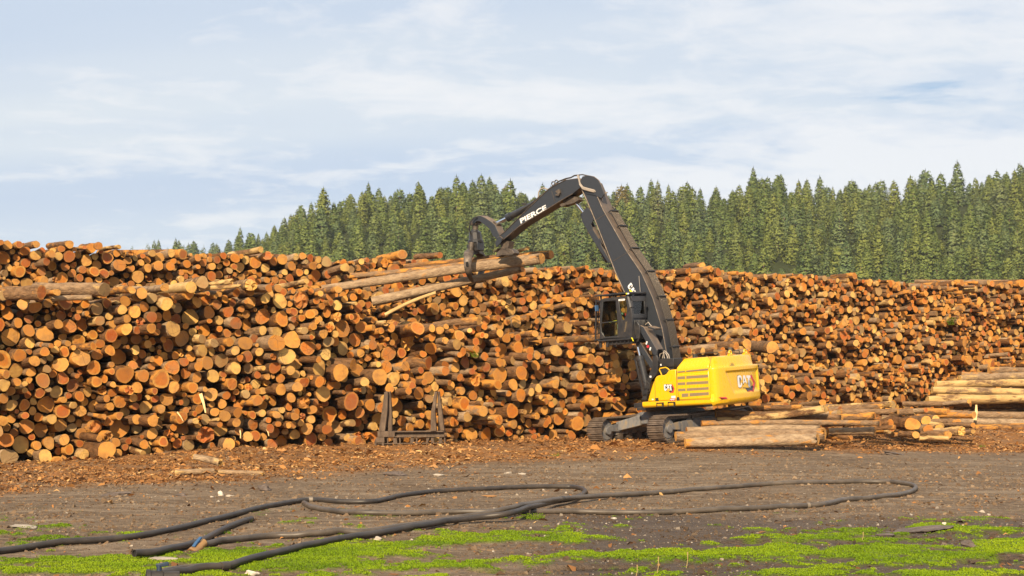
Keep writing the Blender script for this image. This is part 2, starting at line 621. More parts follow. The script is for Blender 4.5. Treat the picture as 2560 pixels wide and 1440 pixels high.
M_PIPE = mat('pipe_steel', (.075, .062, .05), .32, .55)
M_HOSE = mat('grey_hose', (.30, .26, .22), .55)
M_RUB = mat('rubber', (.02, .02, .02), .6)
M_GLASS = bpy.data.materials.new('tinted_glass')
M_GLASS.use_nodes = True
gt = M_GLASS.node_tree
gt.nodes.clear()
go = gt.nodes.new('ShaderNodeOutputMaterial')
gm = gt.nodes.new('ShaderNodeMixShader')
gtr = gt.nodes.new('ShaderNodeBsdfTransparent')
gtr.inputs[0].default_value = (.86, .93, .87, 1)
ggl = gt.nodes.new('ShaderNodeBsdfGlossy')
ggl.inputs['Roughness'].default_value = .03
gfr = gt.nodes.new('ShaderNodeFresnel')
gfr.inputs[0].default_value = 1.5
gt.links.new(gfr.outputs[0], gm.inputs[0])
gt.links.new(gtr.outputs[0], gm.inputs[1])
gt.links.new(ggl.outputs[0], gm.inputs[2])
gt.links.new(gm.outputs[0], go.inputs[0])
M_WHITE = mat('white_print', (.72, .72, .72), .5)
M_BLACKP = mat('black_print', (.035, .033, .033), .5)
M_REDP = mat('red_print', (.55, .03, .04), .45)
M_GOLD = mat('gold_print', (.70, .42, .05), .45)
M_SIGNY = mat('sign_yellow', (.85, .75, .02), .5)
M_GRILLE = mat('grille_mesh', (.20, .155, .085), .8)
q = NT(M_GRILLE)
q.color(q.mix(q.noise(q.mapping(q.obj(), (8, 1, 1)), 6, 4, .6), (.16, .12, .07), (.27, .205, .11)))
M_SEAT = mat('seat_cloth', (.03, .03, .032), .8)
M_MINT = mat('pale_green_plastic', (.30, .52, .42), .5)
M_RUST = mat('rusty_steel', rough=.75, metal=.15)
q = NT(M_RUST)
q.color(q.ramp(q.noise(q.mapping(q.obj(), (2, 2, .8)), 3.5, 6, .7), [(.28, (.055, .036, .024)), (.5, (.108, .072, .047)), (.68, (.165, .115, .078)), (.85, (.22, .16, .11))]))
q.bump(q.noise(q.obj(), 20, 4, .6), .3, .01)


def pipe_mat(name, c0, c1):
    m = mat(name, rough=.45, spec=.4)
    k = NT(m)
    k.color(k.mix(k.ramp(k.noise(k.pos(), 2.2, 5, .65), [(.35, 0.0), (.7, 1.0)]), c0, c1))
    return m


M_PIPE_D = pipe_mat('dark_poly_pipe', (.024, .021, .020), (.060, .048, .038))
M_PIPE_B = pipe_mat('dusty_poly_pipe', (.050, .041, .033), (.115, .092, .070))
M_PIPE_L = pipe_mat('pale_dusty_pipe', (.15, .122, .092), (.24, .20, .155))
M_BLUE = mat('blue_cloth', (.03, .09, .20), .7)
M_NAVY = mat('navy_lever', (.012, .028, .06), .5)
M_BRASS = mat('brass', (.50, .27, .10), .4, .6)
M_HOLE_SHADE = mat('hole_shade', (.01, .01, .01), .9)  # near-black colour stands for the shade inside openings


# ------------------------------------------------------------------ mesh helpers
def tag(o, label=None, cat=None, group=None, kind=None):
    if label:
        o['label'] = label
    if cat:
        o['category'] = cat
    if group:
        o['group'] = group
    if kind:
        o['kind'] = kind
    return o


def link(o, parent=None):
    COL.objects.link(o)
    if parent is not None:
        o.parent = parent
    return o


def empty(name, loc=(0, 0, 0), parent=None):
    o = bpy.data.objects.new(name, None)
    o.location = loc
    o.empty_display_size = .3
    return link(o, parent)


class MB:
    def __init__(self):
        self.v = []
        self.f = []
        self.m = []

    def add(self, verts, faces, mi=0):
        b = len(self.v)
        self.v.extend([tuple(float(c) for c in p) for p in verts])
        for f in faces:
            self.f.append(tuple(i + b for i in f))
            self.m.append(mi)
        return self

    def slab(self, A, B, mi=0):
        """closed solid between two matching outlines"""
        n = len(A)
        fs = [tuple(range(n)), tuple(range(2 * n - 1, n - 1, -1))]
        for i in range(n):
            j = (i + 1) % n
            fs.append((i, i + n, j + n, j))
        return self.add(list(A) + list(B), fs, mi)

    def loft(self, rings, caps=True, closed=True, mi=0):
        n = len(rings[0])
        vs = [p for r in rings for p in r]
        fs = []
        for k in range(len(rings) - 1):
            for i in range(n if closed else n - 1):
                j = (i + 1) % n
                fs.append((k * n + i, k * n + j, (k + 1) * n + j, (k + 1) * n + i))
        if caps:
            fs.append(tuple(range(n - 1, -1, -1)))
            fs.append(tuple(range((len(rings) - 1) * n, len(rings) * n)))
        return self.add(vs, fs, mi)

    def box(self, c, s, rot=None, mi=0):
        c = Vector(c)
        R_ = rot if rot is not None else Matrix.Identity(3)
        P_ = []
        for dz in (-.5, .5):
            for dx, dy in ((-.5, -.5), (.5, -.5), (.5, .5), (-.5, .5)):
                P_.append(c + R_ @ Vector((dx * s[0], dy * s[1], dz * s[2])))
        return self.slab(P_[:4], P_[4:], mi)

    def bar(self, p0, p1, w, h, up=(0, 0, 1), mi=0):
        p0 = Vector(p0)
        p1 = Vector(p1)
        d = (p1 - p0).normalized()
        s = d.cross(Vector(up))
        if s.length < 1e-4:
            s = d.cross(Vector((0, 1, 0)))
        s.normalize()
        t = s.cross(d).normalized()
        A = [p0 + s * a * w / 2 + t * b * h / 2 for a, b in ((-1, -1), (1, -1), (1, 1), (-1, 1))]
        B = [p + (p1 - p0) for p in A]
        return self.slab(A, B, mi)

    def tube(self, path, r, n=8, caps=True, mi=0):
        path = [Vector(p) for p in path]
        rings = []
        prev = None
        for i, p in enumerate(path):
            d = (path[min(i + 1, len(path) - 1)] - path[max(i - 1, 0)]).normalized()
            if prev is None:
                a = d.cross(Vector((0, 0, 1)))
                if a.length < .05:
                    a = d.cross(Vector((0, 1, 0)))
            else:
                a = prev - d * prev.dot(d)
            a.normalize()
            b = d.cross(a)
            prev = a
            rr = r[i] if isinstance(r, (list, tuple)) else r
            rings.append([p + (a * math.cos(2 * math.pi * k / n) + b * math.sin(2 * math.pi * k / n)) * rr for k in range(n)])
        return self.loft(rings, caps, True, mi)

    def cyl(self, p0, p1, r, n=14, mi=0, r1=None):
        return self.tube([p0, p1], [r, r if r1 is None else r1], n, True, mi)

    def build(self, name, mats, parent=None, smooth=35, bevel=0.0, loc=None):
        me = bpy.data.meshes.new(name)
        V = self.v
        if loc is not None:
            V = [(a - loc[0], b - loc[1], c - loc[2]) for a, b, c in V]
        me.from_pydata(V, [], self.f)
        mats = mats if isinstance(mats, (list, tuple)) else [mats]
        for m_ in mats:
            me.materials.append(m_)
        me.polygons.foreach_set('material_index', self.m)
        bm = bmesh.new()
        bm.from_mesh(me)
        bmesh.ops.recalc_face_normals(bm, faces=bm.faces)
        bm.to_mesh(me)
        bm.free()
        if smooth:
            me.polygons.foreach_set('use_smooth', [True] * len(me.polygons))
            me.set_sharp_from_angle(angle=rad(smooth))
        me.update()
        o = bpy.data.objects.new(name, me)
        if loc is not None:
            o.location = loc
        link(o, parent)
        if bevel:
            bv = o.modifiers.new('bevel', 'BEVEL')
            bv.width = bevel
            bv.segments = 2
            bv.limit_method = 'ANGLE'
            bv.angle_limit = rad(40)
            bv.harden_normals = False
        return o


def np_mesh(name, V, tris, mats, attrs=None, smooth=False, mat_idx=None):
    """mesh of triangles or quads from arrays"""
    me = bpy.data.meshes.new(name)
    V = np.asarray(V, np.float32)
    k = tris.shape[1]
    me.vertices.add(len(V))
    me.vertices.foreach_set('co', V.ravel())
    me.loops.add(tris.size)
    me.loops.foreach_set('vertex_index', tris.astype(np.int32).ravel())
    me.polygons.add(len(tris))
    me.polygons.foreach_set('loop_start', np.arange(0, tris.size, k, dtype=np.int32))
    for m_ in (mats if isinstance(mats, (list, tuple)) else [mats]):
        me.materials.append(m_)
    if mat_idx is not None:
        me.polygons.foreach_set('material_index', np.asarray(mat_idx, np.int32))
    me.polygons.foreach_set('use_smooth', np.full(len(tris), bool(smooth)))
    for n_, a in (attrs or {}).items():
        a = np.asarray(a, np.float32)
        if a.ndim == 1:
            at = me.attributes.new(n_, 'FLOAT', 'POINT')
            at.data.foreach_set('value', a)
        else:
            at = me.attributes.new(n_, 'FLOAT_VECTOR', 'POINT')
            at.data.foreach_set('vector', a.ravel())
    me.update(calc_edges=True)
    return me


# ------------------------------------------------------------------ the ground sheet
def spaced(lo, hi, a, b, step, g):
    """dense between a and b, growing steps out to lo and hi"""
    mid = list(np.arange(a, b + 1e-6, step))
    s = step
    left = []
    p = a
    while p > lo:
        s *= g
        p -= s
        left.append(p)
    s = step
    right = []
    p = b
    while p < hi:
        s *= g
        p += s
        right.append(p)
    return np.array(left[::-1] + mid + right)


gx = spaced(-2600, 2600, -22.5, 27.0, .11, 1.22)
rows = []
yy = 13.0
while yy < 66:
    rows.append(yy)
    yy += .045 + .18 * max(0, (yy - 15) / 50) ** 1.1
rows_near = rows
left = []
s_ = .06
p_ = 13.0
while p_ > -300:
    s_ *= 1.3
    p_ -= s_
    left.append(p_)
right = []
s_ = .25
p_ = rows[-1]
while p_ < 4200:
    s_ *= 1.25
    p_ += s_
    right.append(p_)
gy = np.array(left[::-1] + rows + right)
X, Y = np.meshgrid(gx, gy)
Z = np.zeros_like(X)
inn = (np.abs(X) < 70) & (Y > 8) & (Y < 100)
Z[inn] = ground_z(X[inn], Y[inn])
at_m = np.zeros_like(X)
at_c = np.zeros_like(X)
at_w = np.zeros_like(X)
nearm = inn & (Y < 31)
at_m[nearm] = moss_amount(X[nearm], Y[nearm])
at_w[nearm] = np.maximum(wet_amount(X[nearm], Y[nearm]), puddle_amount(X[nearm], Y[nearm]))
at_c[inn] = chip_amount(X[inn], Y[inn])
ny_, nx_ = X.shape
idx = np.arange(nx_ * ny_).reshape(ny_, nx_)
quads = np.stack([idx[:-1, :-1], idx[:-1, 1:], idx[1:, 1:], idx[1:, :-1]], -1).reshape(-1, 4)
me = np_mesh('ground', np.stack([X, Y, Z], -1).reshape(-1, 3), quads, M_GROUND, {'moss': at_m.ravel(), 'chips': at_c.ravel(), 'wet': at_w.ravel()}, True)
ground = link(bpy.data.objects.new('ground', me))
ground['kind'] = 'structure'

wx = np.array([-9.0, 11.0])
wm = MB()
wm.add([(-9, 15.5, -.034), (11, 15.5, -.034), (11, 27.5, -.034), (-9, 27.5, -.034)], [(0, 1, 2, 3)])
water = wm.build('water', M_WATER, smooth=0)
water['kind'] = 'structure'


# ------------------------------------------------------------------ logs
class LogSet:
    """vectorised log shapes: bark rings plus a sawn face at one or both ends"""

    def __init__(self, n, ts, both):
        self.n = n
        self.ts = ts          # ring positions: metres for >=0, negative = from the far end
        self.both = both
        nr = len(ts)
        self.nr = nr
        B = []
        for k in range(nr - 1):
            for i in range(n):
                j = (i + 1) % n
                a, b, c, d = k * n + i, k * n + j, (k + 1) * n + j, (k + 1) * n + i
                B += [(a, d, c), (a, c, b)]
        self.bark_tris = np.array(B)
        Fc = []
        # face: centre, mid ring, rim ring
        for i in range(n):
            j = (i + 1) % n
            Fc += [(0, 1 + i, 1 + j), (1 + i, 1 + n + i, 1 + n + j), (1 + i, 1 + n + j, 1 + j)]
        self.face_tris = np.array(Fc)
        self.nf = 1 + 2 * n

    def make(self, pe, ax, L, r, r2, rnd, jag, bow, seed, slant=None, rough=.025):
        g = np.random.default_rng(seed)
        N = len(L)
        n = self.n
        th = 2 * np.pi * np.arange(n) / n
        zup = np.array([0, 0, 1.0])
        e1 = np.cross(ax, zup)
        e1 /= np.linalg.norm(e1, axis=1)[:, None]
        e2 = np.cross(e1, ax)
        shp = 1 + g.uniform(0, .13, (N, 1)) * np.sin(2 * th + g.uniform(0, 6.28, (N, 1))) + g.uniform(0, .085, (N, 1)) * np.sin(3 * th + g.uniform(0, 6.28, (N, 1))) + g.normal(0, .025, (N, n))
        T = np.zeros((N, self.nr))
        for k, t in enumerate(self.ts):
            # written as text: metres from the sawn end; as a number: share of the length
            T[:, k] = np.minimum(float(t), L * .3) if isinstance(t, str) else t * L
        T.sort(axis=1)
        R_ = r[:, None] + (r2 - r)[:, None] * (T / L[:, None])
        R_ = R_ * (1 + g.normal(0, rough, R_.shape))
        R_[:, 0] = r * .985
        tilt = g.normal(0, .10, (N, 1)) * r[:, None] * np.cos(th - g.uniform(0, 6.28, (N, 1)))
        if slant is not None:
            # the saw went through at a slant, the face turned somewhat towards the yard
            tc = CAMP[None] - pe
            tc = tc - ax * (tc * ax).sum(1)[:, None]
            tc /= np.linalg.norm(tc, axis=1)[:, None]
            s_c = np.cos(th)[None] * (e1 * tc).sum(1)[:, None] + np.sin(th)[None] * (e2 * tc).sum(1)[:, None]
            tilt = tilt - slant[:, None] * s_c * r[:, None]
        rimz = tilt + jag[:, None] * g.uniform(-1, 1, (N, n))
        bdir = g.normal(0, 1, (N, 2))
        off = g.uniform(0, 60, (N, 1))
        vb = np.zeros((N, self.nr, n, 3))
        lb = np.zeros((N, self.nr, n, 3))
        ed = np.zeros((N, self.nr, n))
        for k in range(self.nr):
            q_ = T[:, k] / L
            bw = bow * 4 * q_ * (1 - q_)
            cen = pe - ax * T[:, k][:, None] + e1 * (bdir[:, 0] * bw)[:, None] + e2 * (bdir[:, 1] * bw * .6)[:, None]
            rr = R_[:, k][:, None] * shp * (1 + g.normal(0, .02, (N, n)) * (k > 0))
            c_ = np.cos(th) * rr
            s_ = np.sin(th) * rr
            vb[:, k] = cen[:, None] + e1[:, None] * c_[..., None] + e2[:, None] * s_[..., None]
            if k == 0:
                vb[:, k] += ax[:, None] * rimz[..., None]
            lb[:, k, :, 0] = c_
            lb[:, k, :, 1] = s_
            lb[:, k, :, 2] = T[:, k][:, None] + off
            ed[:, k] = (np.minimum(T[:, k], L - T[:, k]) if self.both else T[:, k])[:, None]
        out = {'bark': (vb.reshape(N, -1, 3), lb.reshape(N, -1, 3), ed.reshape(N, -1))}

        def face(ring, centre, jz):
            vf = np.zeros((N, self.nf, 3))
            lf = np.zeros((N, self.nf, 3))
            rf = np.zeros((N, self.nf))
            cdev = ring - centre[:, None]
            vf[:, 0] = centre + ax * (jz * .0)[:, None] + ax * (g.uniform(-1, 1, N) * jag)[:, None]
            mid = centre[:, None] + cdev * .62
            jm = g.uniform(-1, 1, (N, n)) * jag[:, None] * 1.2
            vf[:, 1:1 + n] = mid + ax[:, None] * jm[..., None]
            vf[:, 1 + n:] = ring
            lf[:, :, 0] = ((vf - centre[:, None]) * e1[:, None]).sum(-1)
            lf[:, :, 1] = ((vf - centre[:, None]) * e2[:, None]).sum(-1)
            lf[:, :, 2] = off + jz[:, None]
            rf[:, 1:1 + n] = .62
            rf[:, 1 + n:] = 1
            return vf, lf, rf
        out['face'] = face(vb[:, 0], pe, np.zeros(N))
        if self.both:
            out['back'] = face(vb[:, -1], vb[:, -1].mean(1), np.full(N, 7.0))
        out['rnd'] = rnd
        return out

    def merged(self, name, D, sel):
        """one mesh of every selected log"""
        N = int(sel.sum())
        nvb = self.nr * self.n
        parts = [D['bark'][0][sel].reshape(-1, 3)]
        lcs = [D['bark'][1][sel].reshape(-1, 3)]
        rads = [np.zeros(N * nvb)]
        eds = [D['bark'][2][sel].reshape(-1)]
        rnds = [np.repeat(D['rnd'][sel], nvb, 0)]
        tris = [(self.bark_tris[None] + (np.arange(N) * nvb)[:, None, None]).reshape(-1, 3)]
        mi = [np.zeros(N * len(self.bark_tris), int)]
        base = N * nvb
        for key, flip in (('face', False), ('back', True)):
            if key not in D:
                continue
            vf, lf, rf = D[key]
            parts.append(vf[sel].reshape(-1, 3))
            lcs.append(lf[sel].reshape(-1, 3))
            rads.append(rf[sel].reshape(-1))
            eds.append(np.zeros(N * self.nf))
            rnds.append(np.repeat(D['rnd'][sel], self.nf, 0))
            ft = self.face_tris if not flip else self.face_tris[:, ::-1]
            tris.append((ft[None] + base + (np.arange(N) * self.nf)[:, None, None]).reshape(-1, 3))
            mi.append(np.ones(N * len(ft), int))
            base += N * self.nf
        m_ = np_mesh(name, np.concatenate(parts), np.concatenate(tris), [M_BARK, M_CUT],
                     {'lc': np.concatenate(lcs), 'rad': np.concatenate(rads), 'endd': np.concatenate(eds), 'rnd': np.concatenate(rnds)}, True, np.concatenate(mi))
        m_.set_sharp_from_angle(angle=rad(55))
        return m_

    def single(self, D, i, label, group, name='log'):
        vb, lb, eb = (a[i] for a in D['bark'])
        o0 = D['face'][0][i][0].copy()
        rn = D['rnd'][i]
        m_ = np_mesh('log', vb - o0, self.bark_tris, M_BARK, {'lc': lb, 'endd': eb, 'rnd': np.repeat(rn[None], len(vb), 0)}, True)
        o = bpy.data.objects.new(name, m_)
        o.location = o0
        link(o)
        tag(o, label, 'log', group)
        for key, flip in (('face', False), ('back', True)):
            if key not in D:
                continue
            vf, lf, rf = (a[i] for a in D[key])
            ft = self.face_tris if not flip else self.face_tris[:, ::-1]
            mf = np_mesh('cut_end', vf - o0, ft, M_CUT, {'lc': lf, 'rad': rf, 'rnd': np.repeat(rn[None], len(vf), 0)}, False)
            link(bpy.data.objects.new('cut_end', mf), o)
        return o


def profile(P, table, lo, hi):
    """height of the wall's top along it, from where its top edge stands in the photograph"""
    s = np.arange(lo, hi, .1)
    x = P[0] + s * WD[0]
    y = P[1] + s * WD[1]
    px, _ = px_of_ground(x, y)
    tpx, tpy = zip(*table)
    py = np.interp(1280 + FPX * x / y, tpx, tpy)
    z = (930 - py) / FPX * y + CAM_H
    return s, z


TOP1 = [(-300, 725), (-20, 735), (100, 730), (290, 742), (420, 730), (600, 722), (700, 715), (790, 718), (850, 735), (930, 765), (975, 795), (1080, 812), (1200, 812), (1260, 825),
        (1400, 842), (1500, 850), (1690, 872), (1840, 868), (1900, 880), (1935, 905), (1965, 930), (2015, 942), (2042, 1000), (2050, 1040)]
TOP2 = [(-400, 600), (0, 603), (130, 612), (235, 612), (300, 628), (400, 622), (560, 634), (650, 630), (700, 638), (760, 632), (850, 645), (1000, 648), (1100, 652), (1250, 672), (1400, 666),
        (1500, 672), (1650, 678), (1760, 668), (1900, 684), (2030, 690), (2120, 694), (2220, 702), (2300, 712), (2400, 703), (2480, 704), (2560, 703), (2800, 705)]


def deposit(P, table, lo, hi, rmed0, rmed1, rsd, rlo, rhi, seed, floor_drop=.05):
    g = np.random.default_rng(seed)
    S, ZT = profile(P, table, lo, hi)
    fx = P[0] + S * WD[0]
    fy = P[1] + S * WD[1]
    FL = ground_z(fx, fy) - floor_drop
    H_ = FL.copy()
    cs, cz, cr = [], [], []
    nb = int((hi - lo) / .8) + 3
    buckets = [[] for _ in range(nb)]
    dead = np.zeros(len(S))
    for it in range(40000):
        d = (ZT - H_) - .12 - dead
        d[d < 0] = 0
        if d.sum() < 1e-3:
            break
        # fill the lowest places first
        w = d * np.exp(-(H_ - FL) * .9)
        k = int(g.choice(len(S), p=w / w.sum()))
        rmed = rmed0 + (rmed1 - rmed0) * (S[k] - lo) / (hi - lo)
        r = float(np.clip(np.exp(math.log(rmed) + rsd * g.normal()), rlo, rhi))
        if g.random() < .10:
            r = float(g.uniform(rlo, rlo * 1.5))
        c = np.linspace(max(lo, S[k] - .55), min(hi, S[k] + .55), 36)
        b = int((S[k] - lo) / .8)
        near = [i for q_ in range(max(0, b - 2), min(nb, b + 3)) for i in buckets[q_]]
        z = np.interp(c, S, FL) + r * .92
        if near:
            na = np.array(near)
            ds = np.abs(c[:, None] - np.array([cs[i] for i in near])[None])
            rs = (r + np.array([cr[i] for i in near])) * 1.02
            hz = np.where(ds < rs, np.array([cz[i] for i in near]) + np.sqrt(np.maximum(rs ** 2 - ds ** 2, 0)), -9)
            z = np.maximum(z, hz.max(1))
        j = int(np.argmin(z + g.normal(0, .015, len(z))))
        zt = float(np.interp(c[j], S, ZT))
        if z[j] + r * .9 > zt + .05:
            sl = np.abs(S - S[k]) < .25
            dead[sl] += .12
            continue
        i = len(cs)
        cs.append(float(c[j]))
        cz.append(float(z[j]) + float(g.uniform(0, .035)))
        cr.append(r)
        buckets[int((c[j] - lo) / .8)].append(i)
        m_ = np.abs(S - c[j]) < r
        H_[m_] = np.maximum(H_[m_], z[j] + np.sqrt(r * r - (S[m_] - c[j]) ** 2))
    return np.array(cs), np.array(cz), np.array(cr), S, ZT, FL


def wall_logs(P, dep, seed, length, prot_sd, amp, yaw_sd):
    s, z, r, S, ZT, FL = dep
    g = np.random.default_rng(seed)
    N = len(s)
    low = (fbm(s * .55, z * .9, seed, 3) - .5) * .9           # whole layers stand out or back
    stout = np.where(g.random(N) < .08, g.uniform(.25, .65, N), 0)
    prot = low * amp + g.normal(0, prot_sd, N) + stout
    prot = np.clip(prot, -1.2, 1.05)
    pe = np.zeros((N, 3))
    pe[:, 0] = P[0] + s * WD[0] + WNRM[0] * prot
    pe[:, 1] = P[1] + s * WD[1] + WNRM[1] * prot
    pe[:, 2] = z
    layer = (fbm(s * .35 + 9, z * 1.3, seed + 5, 3) - .5) * rad(22)
    yaw = rad(6) + g.normal(0, yaw_sd, N) + layer
    big = g.random(N) < .035
    yaw[big] += g.normal(rad(8), rad(11), int(big.sum()))
    pit = g.normal(rad(1.0), rad(2.6), N)
    a = math.atan2(WNRM[1], WNRM[0]) + yaw
    ax = np.stack([np.cos(a) * np.cos(pit), np.sin(a) * np.cos(pit), np.sin(pit)], 1)
    L = np.full(N, length) * g.uniform(.85, 1.1, N)
    rnd = g.uniform(0, 1, (N, 3))
    rnd[:, 1] = rnd[:, 1] ** 1.35
    jag = np.where(g.random(N) < .035, g.uniform(.03, .09, N), g.uniform(0, .006, N))
    r2 = r * g.uniform(.65, 1.1, N)
    return pe, ax, L, r, r2, rnd, jag


dep1 = deposit(W1, TOP1, -8.0, 30.6, .142, .130, .33, .055, .285, 21)
dep2 = deposit(W2, TOP2, -9.0, 58.0, .150, .112, .30, .05, .25, 22)
LS1 = LogSet(14, [0, '.05', '.30', '.8', 1.0], False)
LS2 = LogSet(12, [0, '.05', '.45', 1.0], False)
A1 = wall_logs(W1, dep1, 31, 7.0, .27, 2.0, rad(5))
A2 = wall_logs(W2, dep2, 32, 8.0, .19, 1.5, rad(4))
D1 = LS1.make(A1[0], A1[1], A1[2], A1[3], A1[4], A1[5], A1[6], np.full(len(A1[2]), .02), 41)
D2 = LS2.make(A2[0], A2[1], A2[2], A2[3], A2[4], A2[5], A2[6], np.full(len(A2[2]), .02), 42)

# --- which of them are picked out one by one: the ones that show largest
cand = []
for w, A, dep in ((1, A1, dep1), (2, A2, dep2)):
    pxs, pys = project(A[0])
    for i in range(len(A[2])):
        px, py = pxs[i], pys[i]
        if not (12 < px < 2548):
            continue
        if w == 2:
            if py > np.interp(px, *zip(*TOP1)) - 16 and px < 2045:
                continue
            if px > 2320 and py > 915:
                continue
        if 1600 < px < 1915 and 885 < py < 1025:
            continue
        if 1490 < px < 1625 and 735 < py < 862:
            continue
        if px > 1690 and py > 1010:
            continue
        if 1470 < px < 1800 and py > 1040:
            continue
        cx_ = np.interp(py, [440, 680, 930], [1490, 1590, 1660])
        if 430 < py < 930 and abs(px - cx_) < 55 and px > 1450:
            continue
        rp = A[3][i] / A[0][i, 1] * FPX
        cand.append((rp, w, i, px, py))
cand.sort(reverse=True)
PICK = cand[:212]

COLS1 = [(135, "at the stack's far left"), (290, 'below the grey-ended top log'), (430, 'left of the broken trunk'), (560, "above the broken trunk's thick end"), (690, "above the broken trunk's splintered end"),
         (810, 'midway between broken trunk and rack'), (925, 'just left of the steel rack'), (1020, "around the rack's left stake"), (1125, "around the rack's right stake"),
         (1240, 'just right of the steel rack'), (1360, 'midway between rack and crawler tracks'), (1490, "left of the machine's cab"), (1612, "below the machine's cab"), (9999, 'behind the yellow body')]
COLS2 = [(180, "at the stack's far left"), (330, 'above the grey-ended top log'), (480, 'over the pale peeled top logs'), (640, "left of the forest's low edge"), (800, "under the forest's left end"), (950, 'left of the lifted logs'),
         (1180, 'behind the lifted logs'), (1400, "below the grapple arm"), (1500, "left of the boom"), (1760, 'just right of the boom'), (1950, 'above the yellow body'), (2110, 'right of the yellow body'),
         (2260, 'midway between yellow body and picture edge'), (2400, 'above the side stack'), (9999, 'at the far right end')]
BANDS = {}
ORD = ['thickest', 'second thickest', 'third thickest', 'fourth thickest', 'fifth thickest', 'sixth thickest', 'seventh thickest', 'eighth thickest', 'ninth thickest', 'tenth thickest']


def cell_of(w, i, px):
    A, dep = (A1, dep1) if w == 1 else (A2, dep2)
    s, z = dep[0][i], dep[1][i]
    zt = np.interp(s, dep[3], dep[4])
    fl = np.interp(s, dep[3], dep[5])
    h = (z - fl) / max(zt - fl, .3)
    if zt - z < .55:
        band = 'top row'
    elif h < .22:
        band = 'lowest rows'
    elif h < .48:
        band = 'lower half'
    elif h < .74:
        band = 'upper half'
    else:
        band = 'upper rows'
    col = next(t for lim, t in (COLS1 if w == 1 else COLS2) if px < lim)
    return band, col


seen = {}
groups_ = {1: 'logs stacked in the front wall', 2: 'logs stacked in the rear wall'}
picked = {1: np.zeros(len(A1[2]), bool), 2: np.zeros(len(A2[2]), bool)}
for rp, w, i, px, py in PICK:
    A, D, LS = (A1, D1, LS1) if w == 1 else (A2, D2, LS2)
    band, col = cell_of(w, i, px)
    fn = face_name(A[5][i, 2])
    key = (w, band, col, fn)
    k = seen.get(key, 0)
    seen[key] = k + 1
    lab = f"{ORD[min(k, 9)]} {fn}-ended log, {'front' if w == 1 else 'rear'} stack's {band}, {col}"
    LS.single(D, i, lab, groups_[w])
    picked[w][i] = True

LSX = LogSet(16, [0, '.06', '.25', .1, .2, .3, .4, .5, .6, .7, .8, .9, 1.0], True)


def heap_mesh():
    """the smaller logs lying in and under the low heap between the tracks and the side stack"""
    g = np.random.default_rng(404)
    pe, pb, ra, rb = [], [], [], []
    for k in range(64):
        side = k >= 46
        if side:
            px0 = g.uniform(2385, 2470)
            px1 = px0 + g.uniform(180, 300)
            py = g.uniform(940, 1066)
            dep = 58.6 + g.uniform(-.3, .8)
        else:
            px0 = g.uniform(1880, 2300)
            px1 = px0 + g.uniform(50, 190)
            py = g.uniform(1008, 1086)
            dep = float(np.interp(py, [1008, 1086], [53.2, 49.6])) + g.uniform(-.2, .5)
        sl = g.normal(0, 5)
        pe.append(at_depth(px1, py + sl, dep - g.uniform(.1, .9)))
        pb.append(at_depth(px0, py - sl, dep + g.uniform(.2, 1.2)))
        r_ = g.uniform(.07, .13)
        ra.append(r_)
        rb.append(r_ * g.uniform(.75, 1.05))
    pe, pb = np.array(pe), np.array(pb)
    for q_, rr in ((pe, ra), (pb, rb)):
        q_[:, 2] = np.maximum(q_[:, 2], ground_z(q_[:, 0], q_[:, 1]) + np.array(rr) * .8)
    dv = pe - pb
    L = np.linalg.norm(dv, axis=1)
    rn = g.uniform(0, 1, (len(L), 3))
    rn[:, 0] = .55 + .45 * rn[:, 0]
    D = LSX.make(pe, dv / L[:, None], L, np.array(ra), np.array(rb), rn, np.full(len(L), .004), np.full(len(L), .04), 405, np.full(len(L), .5), .04)
    return LSX.merged('heap', D, np.ones(len(L), bool))


me1 = LS1.merged('stacked_logs', D1, ~picked[1])
me2 = LS2.merged('stacked_logs', D2, ~picked[2])
bmj = bmesh.new()
bmj.from_mesh(me1)
bmj.from_mesh(me2)
bmj.from_mesh(heap_mesh())
mej = bpy.data.meshes.new('stacked_logs')
bmj.to_mesh(mej)
bmj.free()
for m_ in (M_BARK, M_CUT):
    mej.materials.append(m_)
rest = link(bpy.data.objects.new('stacked_logs', mej))
tag(rest, 'all the smaller logs filling the front and rear walls and the low heap', 'logs', kind='stuff')
print('logs', len(A1[2]), len(A2[2]))

# --- logs that lie on their own: (visible-end px, py, depth), (other end px, py, depth), thickness px at both, face class, rnd0, rnd1, label, group
FCLS = {'orange': .1, 'red': .34, 'tan': .50, 'pale': .80, 'grey': .92}
G_HELD = 'logs gripped by the grapple'
G_A = 'long logs lying beside the tracks'
G_B = 'long logs in the low side stack'
G_T = 'logs lying across the top of the front stack'
G_C = 'short log ends at the foot of the wall'
G_R = 'logs lying on top of the rear stack'


def wd(P, px, out=0.0):
    y, s = wall_y(P, px)
    return y + out * WNRM[1]


def front_d(px, out=.45):
    return wd(W1, px, out)


def rear_d(px, out=.35):
    return wd(W2, px, out)


